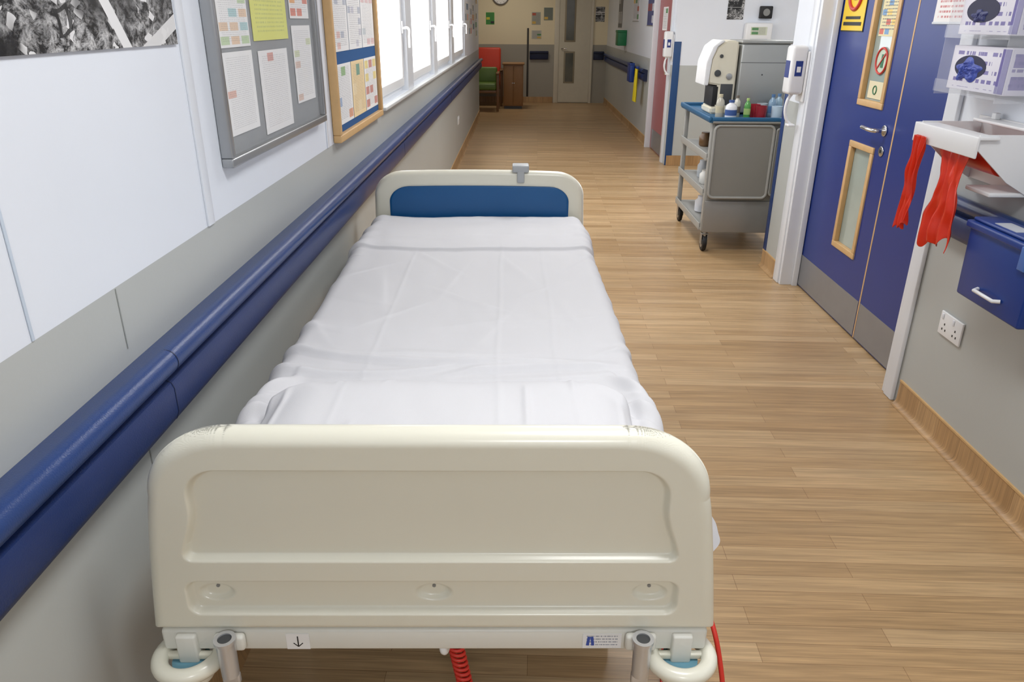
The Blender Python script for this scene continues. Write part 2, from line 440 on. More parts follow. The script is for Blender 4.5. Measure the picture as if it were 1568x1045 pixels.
box('side', (-3.2, 13.1, 0), (-3.1, 15.5, 2.5), wallm, wlo)
box('return', (-3.1, 12.95, 0), (XL-0.15, 13.1, 2.5), wallm, wlo)

def skirt(name, x, y0, y1, side):
    s = side
    g = group(name)
    prof = [(x, 0.001)]+[(x-s*(0.028-0.022*math.sin(a)), 0.001+0.03*(1-math.cos(a))) for a in [k*math.pi/2/6 for k in range(7)]]+[(x-s*0.006, 0.105), (x, 0.105)]
    prism_y('skirting', prof, y0, y1, skirting_m, g)
    box('cap_strip', (min(x, x-s*0.008), y0, 0.105), (max(x, x-s*0.008), y1, 0.112), wood_lt, g)
skirt('baseboard_right', XR, -3, 2.87, 1)
skirt('baseboard_pier', XR, 4.56, 4.85, 1)
skirt('baseboard_far', XR, 10.05, 15.5, 1)
skirt('baseboard_left', XL, -3, 13.1, -1)
box('baseboard_back', (-3.1, 15.48, 0.001), (0.6, 15.499, 0.11), skirting_m)
box('baseboard_alcove', (XR+0.01, 8.58, 0.001), (3.6, 8.599, 0.11), skirting_m)

def rail(name, x, y0, y1, s, joints=()):
    g = group(name)
    def P(d, z): return (x-s*d, z)
    bar = [P(0.0, 0.915)]
    for k in range(13):
        a = math.pi*0.6-math.pi*1.0*k/12
        bar.append(P(0.050+0.023*math.cos(a), 0.906+0.024*math.sin(a)))
    bar += [P(0.040, 0.878), P(0.034, 0.872), P(0.0, 0.872)]
    plate = [P(0.0, 0.8719), P(0.034, 0.8719), P(0.040, 0.867), P(0.052, 0.861), P(0.056, 0.85), P(0.056, 0.80), P(0.050, 0.785), P(0.038, 0.776), P(0.0, 0.776)]
    prism_y('rail_bar', bar, y0, y1, rail_blue, g)
    prism_y('rail_plate', plate, y0, y1, rail_plate, g)
    for yj in joints:
        for pf in (bar, plate):
            prism_y('joint', [(x-s*(abs(px-x)+(0.0008 if abs(px-x) > 0.01 else 0)), pz) for px, pz in pf], yj-0.0012, yj+0.0012, rail_dark, g)
    for yy in (y0, y1):
        sgn = -1 if yy == y0 else 1
        for pf in (bar, plate): prism_y('end_cap', pf, min(yy, yy+sgn*0.012), max(yy, yy+sgn*0.012), rail_dark, g)
    return g
rail('handrail', XL, -2.9, 12.93, -1, joints=(1.27, 4.3, 7.3))
rail('handrail', XR, -2.9, 2.80, 1)
rail('handrail', XR, 10.3, 15.3, 1)

# ------------------------------------------------------------------ ceiling lights
for i, (x, y, p) in enumerate([(0.3, -1.6, 30), (0.4, 1.0, 21), (0.45, 3.8, 21), (0.5, 6.3, 18), (2.5, 6.6, 20), (0.5, 9.6, 3), (-0.3, 14.2, 10)]):
    g = group('ceiling_light', (x, y, 2.5))
    box('housing', (-0.3, -0.3, -0.035), (0.3, 0.3, -0.001), white_pl, g, 0.004)
    box('diffuser', (-0.27, -0.27, -0.039), (0.27, 0.27, -0.036), mat('light_diffuser', (250, 250, 250), 0.5, emis=3.0), g)
    L = bpy.data.lights.new('lamp', 'AREA'); L.shape = 'RECTANGLE'; L.size = 0.54; L.size_y = 0.54
    L.energy = p; L.color = (0.99, 0.995, 1.0) if y < 9 else (1.0, 0.88, 0.7)
    lo = bpy.data.objects.new('lamp', L); lo.location = (0, 0, -0.045); link(lo, g)

w = bpy.data.worlds.new('sky'); scene.world = w; w.use_nodes = True
w.node_tree.nodes['Background'].inputs[0].default_value = (0.9, 0.95, 1.0, 1)
w.node_tree.nodes['Background'].inputs[1].default_value = 1.2

# ------------------------------------------------------------------ hospital bed
bed = group('hospital_bed', (-0.137, 0.988, 0), math.radians(1.15))
ZT, ZB = 0.934, 0.553
def hw_foot(z):
    if z >= 0.814: return 0.303+0.137*math.sqrt(max(0, 1-((z-0.814)/0.12)**2))
    return 0.440+0.036*((0.814-z)/0.268)**0.8
def sd_rr(x, z, cx, cz, hx, hz, r):
    qx, qz = abs(x-cx)-hx+r, abs(z-cz)-hz+r
    return math.hypot(max(qx, 0), max(qz, 0))+min(max(qx, qz), 0)-r
def rel_foot(x, z):
    hx = 0.374+0.026*smooth01((0.80-z)/0.11)
    r = 0.050 if z > 0.78 else 0.02
    d = sd_rr(x, z, 0, 0.785, hx, 0.087, r)
    slope = 0.009 if z > 0.73 else 0.010
    v = 0.013*smooth01(-d/slope)
    d = sd_rr(x, z, 0, 0.625, 0.404, 0.036, 0.022)
    v += 0.013*smooth01(-d/0.010)
    for cx in (-0.358, 0, 0.358):
        e = math.hypot((x-cx)/0.029, (z-0.627)/0.0165)
        v += 0.009*smooth01((1.10-e)/0.45)
    return v
board('footboard', hw_foot, ZB, ZT, 0.050, 0.024, rel_foot, ivory, bed, 340, 320)
for cx in (-0.358, 0, 0.358):
    cyl('bolt_cover', (cx, -0.0020, 0.634), (cx, -0.0050, 0.634), 0.003, grey_pl, bed)

def hw_head(z):
    if z >= 0.80: return 0.33+0.12*math.sqrt(max(0, 1-((z-0.80)/0.10)**2))
    return 0.45+0.012*(0.80-z)/0.3
board('headboard', hw_head, 0.5, 0.90, 0.042, 0.022, lambda x, z: 0.0, ivory, bed, 120, 70, loc=(0.003, 2.24, 0), arch=0.012)
def hw_blue(z):
    if z >= 0.775: return 0.30+0.085*math.sqrt(max(0, 1-((z-0.775)/0.065)**2))
    return 0.385
board('headboard_blue_panel', hw_blue, 0.6, 0.84, 0.010, 0.004, lambda x, z: 0.0, blue_panel, bed, 80, 50, loc=(0.003, 2.216, 0), arch=0.008)
clipm = mat('clip_grey', (170, 174, 176), 0.4)
box('head_clip_top', (0.145, 2.205, 0.905), (0.215, 2.275, 0.935), clipm, bed, 0.006)
box('head_clip_strap', (0.165, 2.205, 0.862), (0.196, 2.216, 0.910), clipm, bed, 0.004)

matt_m = mat('mattress_cover', (70, 84, 104), 0.6)
box('mattress', (-0.425, 0.07, 0.60), (0.425, 2.17, 0.70), matt_m, bed, 0.03, 4)
sheet_m = mat('cotton_sheet', (214, 214, 217), 0.85, var=0.012, scale=5, bump=0.15, bscale=500)
def nz_(a, b, c=0.0): return noise.noise(Vector((a, b, c)))
Ltop, RAD, DROP = 0.395, 0.045, 0.19
LT = Ltop+RAD*math.pi/2+DROP
NS, NY = 380, 700
Y0, Y1 = 0.055, 2.195
vs, fs = [], []
def ridge(d, w): return math.exp(-(d/w)**2)
def asym(d, w): return math.exp(-(d/(w if d > 0 else w*2.4))**2)
def disp(s, y):
    a = abs(s); h = 0.0
    h += 0.006*nz_(s*3.2, y*1.4, 1.3)+0.0028*nz_(s*9, y*5, 4.0)+0.0012*nz_(s*20+y*6, y*9-s*4, 14.0)
    for xc, amp in ((-0.21, 0.0012), (0.10, 0.0016), (0.245, 0.0012)):
        h += amp*ridge(s-xc-0.008*nz_(y*2, xc), 0.006)*smooth01((1.75-y)/0.2)
    for k in range(12):
        x0 = -0.40+0.07*k; y0_ = 0.90+0.10*((k*5) % 7); ang = 0.5+0.35*math.sin(k*2.3)
        sgn_ = 1 if k % 2 else -1
        d = (s-x0)*math.cos(ang)-(y-y0_)*math.sin(ang)*sgn_
        e = (s-x0)*math.sin(ang)*sgn_+(y-y0_)*math.cos(ang)
        h += 0.0026*asym(d, 0.009)*ridge(e, 0.15)
    inner = smooth01((0.46-a)/0.08)
    for k, (yc, amp, wd, tilt) in enumerate([(0.60, 0.017, 0.012, 0.03), (0.655, 0.016, 0.011, -0.07), (0.72, 0.012, 0.012, 0.09), (0.57, 0.013, 0.010, -0.02), (0.80, 0.009, 0.014, -0.10), (0.90, 0.006, 0.018, 0.12), (1.03, 0.004, 0.02, -0.14), (0.63, 0.012, 0.010, 0.2), (0.61, 0.012, 0.010, -0.22)]):
        yy = yc+tilt*s+0.035*nz_(s*3.2, k*3.1)+0.05*(a/0.44)**2
        m_ = smooth01(0.5+1.9*nz_(s*2.6+k, k*7.7))
        h += amp*asym(yy-y, wd)*m_*(0.35+0.65*inner)
    # pillow lying under the sheet at the foot end
    qx, qy = a-0.365+0.09, abs(y-0.265)-0.215+0.09+0.012*nz_(s*4, 9)
    dS = math.hypot(max(qx, 0), max(qy, 0))+min(max(qx, qy), 0)-0.09
    t_ = max(0.0, min(1.0, -dS/0.12))
    h += 0.082*math.sqrt(max(0, 1-(1-t_)**2))
    h += 0.004*ridge(dS+0.012, 0.008)
    h -= 0.010*ridge(dS-0.014, 0.014)*inner
    for k in range(8):
        sc_ = -0.32+0.095*k
        h += 0.005*ridge(s-sc_-0.35*(y-0.4)*nz_(k*2.2, 5), 0.007)*smooth01((0.50-y)/0.04)*smooth01(0.3+2.2*nz_(k*3.3, y*5))
    # gathered corner tucks
    if a > 0.26 and y < 0.66:
        kx = (a-0.39)
        for q, (ox, oy, ang, amp, wd) in enumerate([(0.0, 0.42, 0.85, 0.024, 0.010), (0.025, 0.49, 0.6, 0.020, 0.009), (-0.015, 0.37, 1.1, 0.018, 0.010), (0.045, 0.40, 1.25, 0.018, 0.009), (0.0, 0.53, 0.4, 0.016, 0.008), (0.035, 0.45, 0.95, 0.018, 0.007)]):
            d = (kx-ox)*math.cos(ang)+(y-oy)*math.sin(ang)
            e = -(kx-ox)*math.sin(ang)+(y-oy)*math.cos(ang)
            h += amp*asym(d, wd)*ridge(e, 0.065)*(0.3+0.7*inner)
    # turned-down hem at the head end
    yh = 1.635+0.014*nz_(s*3, 20)+0.03*(a/0.44)**3
    h += 0.009*smooth01((y-yh)/0.008)
    h -= 0.004*ridge(y-yh+0.008, 0.008)
    h += 0.006*nz_(s*4, y*8, 8)*smooth01((y-yh)/0.05)
    h += 0.004*asym(y-1.80-0.06*s-0.03*nz_(s*3, 33), 0.014)
    if y > 1.55: h += 0.010*smooth01((a-0.36)/0.06)*(0.5+nz_(s*3, y*14, 2))
    if a > Ltop: h += (0.018*nz_(y*6, s*3, 11)+0.010*nz_(y*17, s*3, 17))*smooth01((a-Ltop)/0.12)
    return h
for j in range(NY+1):
    y = Y0+(Y1-Y0)*j/NY
    edge = min(y-Y0, Y1-y)
    ez = -0.035*(1-math.sqrt(max(0, 1-max(0, 1-edge/0.045)**2)))
    ez -= 0.014*smooth01((y-1.9)/0.25)
    foot = smooth01((1.0-y)/0.6)*smooth01((y-0.12)/0.22)
    headf = smooth01((y-1.7)/0.3)
    for i in range(NS+1):
        u = -1+2*i/NS
        s = u*LT; a = abs(s); sg = 1 if s >= 0 else -1
        wide = 0.012*smooth01((0.8-y)/0.5)*smooth01(a/0.44)
        if a < Ltop: x, z, nx_, nz__ = a, 0, 0, 1
        elif a < Ltop+RAD*math.pi/2:
            g_ = (a-Ltop)/RAD
            x, z, nx_, nz__ = Ltop+RAD*math.sin(g_), -RAD*(1-math.cos(g_)), math.sin(g_), math.cos(g_)
        else:
            d = a-Ltop-RAD*math.pi/2
            x, z, nx_, nz__ = Ltop+RAD+d*(0.06+(0.62 if sg > 0 else 0.34)*foot+0.14*headf), -RAD-d, 1, 0
        h = disp(s, y)
        vs.append((sg*(x+wide+nx_*h), y, 0.732+z+nz__*h+ez+(0.012*nz_(y*5, sg*3.0)*smooth01((a-LT+0.1)/0.1))))
for j in range(NY):
    for i in range(NS):
        a = j*(NS+1)+i
        fs.append((a, a+1, a+NS+2, a+NS+1))
mesh('sheet', vs, fs, sheet_m, bed, smooth=True, fixn=False)

frame_m = mat('frame_grey_paint', (120, 122, 124), 0.45)
box('deck', (-0.40, 0.06, 0.565), (0.40, 2.18, 0.598), frame_m, bed, 0.006)
for sx in (-1, 1):
    box('side_rail', (sx*0.425-0.02, 0.03, 0.50), (sx*0.425+0.02, 2.22, 0.555), frame_m, bed, 0.008)
    box('lower_rail', (sx*0.30-0.025, 0.55, 0.17), (sx*0.30+0.025, 2.1, 0.22), frame_m, bed, 0.008)
    for (ya, yb) in ((0.60, 1.0), (1.95, 1.45)):
        tube('lift_arm', [(sx*0.33, ya, 0.21), (sx*0.33, (ya+yb)/2, 0.36), (sx*0.33, yb, 0.52)], 0.02, frame_m, bed, smoothc=False)
for y in (0.45, 1.1, 1.8):
    box('deck_cross', (-0.405, y-0.02, 0.505), (0.405, y+0.02, 0.56), frame_m, bed, 0.005)
for y in (0.55, 2.06):
    box('base_cross', (-0.36, y-0.03, 0.16), (0.36, y+0.03, 0.22), frame_m, bed, 0.01)
    for sx in (-1, 1):
        cx = sx*0.36
        cyl('castor_stem', (cx, y, 0.13), (cx, y, 0.225), 0.018, steel, bed)
        box('castor_hood', (cx-0.03, y-0.045, 0.085), (cx+0.03, y+0.045, 0.14), grey_pl, bed, 0.015)
        for dx in (-0.02, 0.02):
            cyl('castor_wheel', (cx+dx-0.011, y+0.01, 0.066), (cx+dx+0.011, y+0.01, 0.066), 0.065, dgrey_pl, bed, bev=0.005)
box('actuator', (-0.06, 0.7, 0.25), (0.06, 1.2, 0.33), dgrey_pl, bed, 0.02)

# foot-end steelwork
box('foot_cross_member', (-0.462, -0.020, 0.508), (0.462, 0.022, 0.5525), ivory_metal, bed, 0.006)
box('head_cross_member', (-0.45, 2.21, 0.45), (0.45, 2.26, 0.4995), ivory_metal, bed, 0.006)
blue_soft = mat('pale_blue_plastic', (110, 160, 180), 0.4)
for sx in (-1, 1):
    for yy, zz in ((-0.022, 0.500), (2.27, 0.47)):
        bx = 0.418
        torus('corner_bumper', (sx*bx, yy, zz), 0.049, 0.0140, ivory, bed)
        cyl('bumper_roller', (sx*bx, yy, zz-0.048), (sx*bx, yy, zz-0.018), 0.034, ivory, bed, bev=0.006)
        cyl('bumper_hub', (sx*bx, yy, zz-0.018), (sx*bx, yy, zz-0.008), 0.031, blue_soft, bed)
        box('bumper_post', (sx*bx-0.017, yy-0.01, zz-0.010), (sx*bx+0.017, yy+0.028, zz+0.048), ivory_metal, bed, 0.004)
        for k in (-1, 1):
            box('bumper_arm', (sx*bx+k*0.03-0.02, yy-0.006, zz-0.006), (sx*bx+k*0.03+0.02, yy+0.006, zz+0.006), ivory, bed, 0.003)
    px = -0.344 if sx < 0 else 0.347
    lathe('accessory_socket', [(0.010, 0), (0.0145, 0), (0.0155, 0.070), (0.018, 0.072), (0.018, 0.078), (0.0115, 0.078), (0.011, 0.05)], (px, -0.046, 0.482), zinc, bed)
    cyl('socket_bore', (px, -0.046, 0.512), (px, -0.046, 0.5575), 0.0112, dgrey_pl, bed)
    box('socket_bracket', (px-0.026, -0.036, 0.520), (px+0.026, -0.021, 0.552), ivory_metal, bed, 0.006)
    box('socket_tail', (px-0.015, -0.05, 0.462), (px+0.015, -0.04, 0.484), zinc, bed, 0.003)
lab = mat('label_white', (240, 240, 240), 0.4)
box('label_arrow', (-0.252, -0.0213, 0.512), (-0.213, -0.0202, 0.545), lab, bed)
box('label_arrow_shaft', (-0.2335, -0.0218, 0.518), (-0.2315, -0.0213, 0.540), black_pl, bed)
for sgn in (-1, 1):
    box('label_arrow_head', (-0.2325+sgn*0.004-0.0055, -0.0218, 0.521), (-0.2325+sgn*0.004+0.0055, -0.0213, 0.5225), black_pl, bed, xf=Matrix.Rotation(-sgn*math.radians(45), 4, 'Y'))
box('label_maker', (0.250, -0.0213, 0.514), (0.316, -0.0202, 0.545), paper_mat('maker_label_print', (236, 238, 240), 'X', 1, 1, ((236, 238, 240),), 0.01, (120, 130, 150), 5, 2.0), bed)
lb = mat('label_blue', (50, 80, 170), 0.4)
for k in (0, 1): box('label_logo', (0.257+k*0.007, -0.0218, 0.520), (0.262+k*0.007, -0.0213, 0.539), lb, bed, xf=Matrix.Rotation((0.12 if k else -0.12)*-1, 4, 'Y'))
coil = []
for k in range(360):
    a = k*2*math.pi/14; t = k/360
    coil.append((0.02+0.05*t+0.012*math.cos(a), 0.05-0.02*t+0.012*math.sin(a)*0.8, 0.50-0.28*t))
tube('coiled_cable', coil, 0.0035, red_cable, bed, smoothc=False, res=3)
tube('coiled_cable_plug', [(0.015, 0.03, 0.51), (0.012, -0.01, 0.500), (0.018, 0.02, 0.488)], 0.007, white_pl, bed)
tube('red_cable', [(0.445, 0.20, 0.54), (0.478, 0.06, 0.535), (0.500, 0.0, 0.45), (0.507, -0.03, 0.32), (0.49, -0.03, 0.16), (0.46, 0.06, 0.012), (0.50, 0.35, 0.008), (0.56, 0.6, 0.008)], 0.0045, red_cable, bed)
box('side_handle', (0.452, 0.50, 0.50), (0.478, 0.60, 0.53), ivory, bed, 0.01)

# ------------------------------------------------------------------ left wall items
pr = group('aerial_photo_print', (XL, 1.09, 1.45))
box('print', (0.001, -0.75, 0.0), (0.006, 0.555, 0.62), aerial_mat('aerial_photograph', 1.0), pr)

def board_framed(name, y0, y1, z0, z1, depth, fw, fm, bm_, glass=False):
    g = group(name, (XL, y0, z0)); W, H = y1-y0, z1-z0
    box('backing', (0.001, fw*0.5, fw*0.5), (depth*0.4, W-fw*0.5, H-fw*0.5), bm_, g)
    for nm, lo, hi in (('bottom', (0.001, 0, 0), (depth, W, fw)), ('top', (0.001, 0, H-fw), (depth, W, H)),
                       ('side_near', (0.001, 0, fw), (depth, fw, H-fw)), ('side_far', (0.001, W-fw, fw), (depth, W, H-fw))):
        box('frame_'+nm, lo, hi, fm, g, 0.004)
    return g
def paper(g, y0, y1, z0, z1, x, m, name='notice'):
    box(name, (x, y0, z0), (x+0.0012, y1, z1), m, g)
nb = board_framed('noticeboard', 1.795, 2.72, 1.170, 2.05, 0.030, 0.022, alu, backing)
o = (1.795, 1.170)
INK = dict(us=60, lines=40, inkamt=0.4, thr=0.5)
def P1(y0, y1, z0, z1, **k):
    kk = dict(INK); kk.update(k)
    paper(nb, y0-o[0], y1-o[0], z0-o[1], z1-o[1], 0.0135, paper_mat('notice_print', **kk))
P1(1.85, 2.06, 1.235, 1.425, cols=3, rows=7, amount=0.16, accents=((224, 180, 165), (212, 220, 170)), seed=1)
P1(1.85, 2.06, 1.435, 1.62, cols=3, rows=6, amount=0.3, accents=((170, 205, 208), (230, 200, 170), (190, 212, 170)), seed=2)
P1(2.11, 2.37, 1.205, 1.42, cols=4, rows=6, amount=0.1, accents=((215, 160, 150), (208, 208, 212)), seed=3)
P1(2.09, 2.40, 1.445, 1.70, base=(224, 226, 110), cols=1, rows=1, amount=0.01, accents=((224, 226, 110),), ink=(110, 130, 90), lines=24, seed=4)
P1(2.44, 2.65, 1.255, 1.48, cols=3, rows=7, amount=0.12, accents=((220, 195, 182), (210, 218, 185)), seed=5)
P1(2.44, 2.65, 1.50, 1.75, cols=3, rows=7, amount=0.2, accents=((220, 130, 110), (238, 175, 110)), seed=6)
P1(1.85, 2.06, 1.64, 1.90, cols=3, rows=7, amount=0.3, seed=7)
gl = mat('acrylic_front', (255, 255, 255), 0.03, var=0, alpha=0.06)
box('acrylic_pane', (0.024, 0.022, 0.022), (0.026, 0.903, 0.858), gl, nb)
nb2 = board_framed('noticeboard', 2.90, 3.83, 1.065, 1.70, 0.032, 0.028, wood_lt, blue_felt)
o2 = (2.90, 1.065)
def P2(y0, y1, z0, z1, **k):
    kk = dict(us=50, lines=36, inkamt=0.45, thr=0.48); kk.update(k)
    paper(nb2, y0-o2[0], y1-o2[0], z0-o2[1], z1-o2[1], 0.0135, paper_mat('notice_print', **kk))
P2(2.95, 3.23, 1.12, 1.34, cols=3, rows=4, amount=0.35, accents=((238, 210, 140), (228, 170, 140), (160, 195, 145), (170, 188, 214)), seed=11)
P2(3.24, 3.50, 1.12, 1.34, base=(240, 216, 170), cols=3, rows=3, amount=0.5, accents=((225, 140, 110), (245, 225, 185), (130, 170, 150)), seed=12)
P2(3.51, 3.79, 1.12, 1.34, cols=3, rows=4, amount=0.35, accents=((238, 220, 150), (210, 150, 140)), seed=13)
P2(2.95, 3.23, 1.385, 1.62, cols=4, rows=6, amount=0.35, accents=((200, 200, 206), (190, 195, 206), (228, 195, 188)), seed=14)
P2(3.24, 3.50, 1.385, 1.64, cols=4, rows=6, amount=0.3, accents=((205, 205, 215), (190, 195, 206)), seed=17)
P2(3.51, 3.79, 1.385, 1.60, cols=3, rows=5, amount=0.4, accents=((228, 200, 200), (205, 212, 216), (240, 224, 170)), seed=15)
P2(3.52, 3.74, 1.61, 1.67, cols=3, rows=2, amount=0.5, accents=((235, 150, 80), (240, 220, 120)), seed=16)
g = group('wall_socket', (XL, 8.6, 0.42)); box('plate', (0.001, 0, 0), (0.009, 0.146, 0.086), white_pl, g, 0.003)
for dy in (0.035, 0.11): box('switch', (0.009, dy-0.008, 0.055), (0.012, dy+0.008, 0.075), white_gloss, g, 0.001)
for k, (y, z, c) in enumerate([(10.1, 1.35, (230, 120, 60)), (10.75, 1.3, (220, 60, 60)), (11.4, 1.35, (235, 170, 90)), (12.1, 1.25, (90, 170, 140)), (10.4, 1.75, (220, 90, 90)), (11.2, 1.75, (70, 120, 170)), (12.2, 1.7, (240, 200, 120))]):
    paper(group('poster', (XL, y, z)), 0, 0.5, 0, 0.36, 0.002, paper_mat('poster_print', cols=3, rows=3, amount=0.8, accents=(c, (240, 230, 200), (60, 110, 150)), seed=20+k))

# ------------------------------------------------------------------ blue double door
fr = group('door_frame')
box('architrave_near', (XR-0.018, 2.895, 0.0), (XR-0.0005, 2.965, 2.16), white_gloss, fr, 0.005)
box('reveal_near', (XR-0.010, 2.965, 0.0), (XD+0.06, 2.995, 2.12), white_gloss, fr, 0.003)
box('architrave_far', (XR-0.018, 4.465, 0.0), (XR-0.0005, 4.55, 2.16), white_gloss, fr, 0.005)
box('reveal_far', (XR-0.010, 4.435, 0.0), (XD+0.06, 4.465, 2.12), white_gloss, fr, 0.003)
box('stop_far', (XD-0.035, 4.415, 0.0), (XD-0.004, 4.4345, 2.10), white_gloss, fr, 0.002)
box('head', (XR-0.010, 2.995, 2.09), (XD+0.06, 4.435, 2.12), white_gloss, fr, 0.003)
dr = group('door_1')
SP = 3.575
def leaf(y0, y1, nm):
    if nm == 'main':
        wy0, wy1 = 3.735, 4.015
        zs = [(0.38, 0.935), (1.12, 1.85)]
        box('leaf_hinge_stile', (XD, wy1, 0.01), (XD+0.045, y1, 2.085), door_blue, dr)
        box('leaf_lock_stile', (XD, y0, 0.01), (XD+0.045, wy0, 2.085), door_blue, dr)
        for a, b in ((0.01, 0.38), (0.935, 1.12), (1.85, 2.085)):
            box('leaf_rail', (XD, wy0, a), (XD+0.045, wy1, b), door_blue, dr)
        for a, b in zs:
            t = 0.026
            box('vision_glass', (XD+0.018, wy0, a), (XD+0.026, wy1, b), glass_dim, dr)
            box('bead_bottom', (XD-0.008, wy0-0.004, a-0.004), (XD+0.018, wy1+0.004, a+t), wood_lt, dr, 0.003)
            box('bead_top', (XD-0.008, wy0-0.004, b-t), (XD+0.018, wy1+0.004, b+0.004), wood_lt, dr, 0.003)
            box('bead_near', (XD-0.008, wy0-0.004, a+t), (XD+0.018, wy0+t, b-t), wood_lt, dr, 0.003)
            box('bead_far', (XD-0.008, wy1-t, a+t), (XD+0.018, wy1+0.004, b-t), wood_lt, dr, 0.003)
    else:
        box('leaf_small', (XD, y0, 0.01), (XD+0.045, y1, 2.085), door_blue, dr)
    box('kick_plate_'+nm, (XD-0.002, y0+0.008, 0.015), (XD-0.0003, y1-0.008, 0.20), kick_st, dr)
leaf(SP+0.004, 4.432, 'main'); leaf(2.998, SP-0.004, 'small')
box('edge_lipping', (XD-0.001, SP-0.006, 0.01), (XD+0.045, SP+0.006, 2.085), wood_lt, dr)
cyl('handle_rose', (XD-0.008, 3.665, 1.03), (XD, 3.665, 1.03), 0.026, chrome, dr, bev=0.003)
tube('lever_handle', [(XD-0.008, 3.665, 1.03), (XD-0.05, 3.665, 1.03), (XD-0.058, 3.68, 1.03), (XD-0.058, 3.79, 1.032)], 0.0095, chrome, dr)
cyl('key_escutcheon', (XD-0.006, 3.66, 0.935), (XD, 3.66, 0.935), 0.024, chrome, dr, bev=0.003)
cyl('keyhole', (XD-0.0075, 3.66, 0.935), (XD-0.006, 3.66, 0.935), 0.008, black_pl, dr)
box('glass_poster', (XD+0.014, 3.79, 1.44), (XD+0.0165, 3.96, 1.82), paper_mat('glass_poster_print', (225, 215, 170), 'Y', 3, 9, ((210, 110, 95), (120, 160, 200), (235, 205, 120)), 0.45, seed=40), dr)
red_s = mat('sign_red', (200, 60, 50), 0.4)
cyl('prohibition_disc', (XD+0.0145, 3.87, 1.33), (XD+0.017, 3.87, 1.33), 0.062, mat('sign_pale', (190, 205, 185), 0.4), dr)
torus('prohibition_ring', (XD+0.013, 3.87, 1.33), 0.058, 0.005, red_s, dr, axis='X')
box('prohibition_bar', (XD+0.010, 3.867, 1.28), (XD+0.014, 3.873, 1.38), red_s, dr, xf=Matrix.Rotation(0.8, 4, 'X'))
box('sticker_figure', (XD+0.0125, 3.85, 1.30), (XD+0.0143, 3.875, 1.36), mat('sign_green', (30, 110, 70), 0.4), dr)
box('glass_label', (XD+0.014, 3.80, 1.155), (XD+0.0165, 3.96, 1.235), mat('sign_cream', (225, 215, 180), 0.5), dr)
torus('glass_label_ring', (XD+0.013, 3.885, 1.195), 0.019, 0.003, mat('sign_green', (30, 110, 70)), dr, axis='X')
sg = group('warning_sign', (XD-0.001, 4.11, 1.455))
yel = mat('sign_yellow', (238, 200, 30), 0.4); blk = mat('sign_black', (20, 20, 20), 0.5)
box('plate_border', (-0.002, 0, 0), (-0.0003, 0.285, 0.38), blk, sg)
box('plate', (-0.0035, 0.006, 0.006), (-0.002, 0.279, 0.374), yel, sg)
torus('ring', (-0.005, 0.142, 0.185), 0.078, 0.010, red_s, sg, axis='X')
box('hand_palm', (-0.006, 0.122, 0.15), (-0.004, 0.160, 0.195), blk, sg, 0.001)
for k in range(4): box('hand_finger', (-0.006, 0.123+k*0.009, 0.195), (-0.004, 0.130+k*0.009, 0.228), blk, sg)
box('text_line', (-0.005, 0.03, 0.03), (-0.0036, 0.255, 0.047), blk, sg)
box('text_line', (-0.005, 0.05, 0.06), (-0.0036, 0.235, 0.074), blk, sg)
sn = group('door_notice', (XD-0.001, 3.12, 1.50))
box('plate', (-0.004, 0, 0), (-0.0003, 0.30, 0.25), paper_mat('door_notice_print', (236, 234, 232), 'Y', 1, 1, ((236, 234, 232),), 0.01, (190, 60, 60), 13, 3.3, us=40), sn)
box('rail_edge', (-0.006, -0.004, -0.004), (-0.0003, 0.304, 0.004), alu, sn)

navy_l = mat('label_navy', (40, 60, 130), 0.4)
def sani(name, loc, s=1.0):
    g = group(name, loc)
    box('back_plate', (-0.012, 0, 0), (-0.001, 0.12, 0.27), white_pl, g, 0.004)
    box('cover', (-0.10, 0.005, 0.04), (-0.012, 0.115, 0.30), white_pl, g, 0.018, 4)
    box('label', (-0.1015, 0.025, 0.13), (-0.100, 0.095, 0.22), navy_l, g)
    box('label_near', (-0.075, 0.0035, 0.14), (-0.035, 0.005, 0.22), navy_l, g)
    box('label_near_white', (-0.066, 0.0025, 0.16), (-0.044, 0.0035, 0.19), white_pl, g)
    tube('lever_arm', [(-0.05, 0.06, 0.05), (-0.075, 0.06, 0.0), (-0.07, 0.06, -0.09), (-0.04, 0.06, -0.13)], 0.009, white_pl, g)
    box('lever_pad', (-0.06, 0.03, -0.14), (-0.02, 0.09, -0.125), white_pl, g, 0.005)
    return g
sani('soap_dispenser', (XR-0.0185, 4.47, 1.08))
sani('soap_dispenser', (XR-0.001, 8.62, 1.10))
box('trim_10', (XR-0.004, 4.80, 0.112), (XR-0.0006, 4.856, 1.2), rail_blue, None, 0.001)
box('trim_11', (XR-0.006, 8.592, 0.0), (XR+0.07, 8.5995, 1.3), mat('guard_blue', (30, 70, 120), 0.4), None, 0.002)
d3 = group('door_3')
box('leaf', (XR+0.03, 8.85, 0.01), (XR+0.075, 9.88, 2.05), mat('rose_door', (160, 96, 100), 0.4), d3)
box('frame_near', (XR-0.02, 8.7501, 0.0), (XR+0.1, 8.84, 2.1), white_gloss, d3, 0.004)
box('frame_far', (XR-0.035, 9.89, 0.0), (XR+0.1, 9.949, 2.1), white_gloss, d3, 0.004)
box('kick', (XR+0.027, 8.9, 0.02), (XR+0.0295, 9.8, 0.25), kick_st, d3)
tube('pull_handle', [(XR+0.03, 9.0, 0.95), (XR-0.01, 9.0, 0.95), (XR-0.01, 9.0, 1.2), (XR+0.03, 9.0, 1.2)], 0.01, chrome, d3, smoothc=False)
box('door_sign', (XR+0.026, 9.3, 1.4), (XR+0.0295, 9.6, 1.65), paper_mat('door3_print', cols=2, rows=3, seed=51), d3)

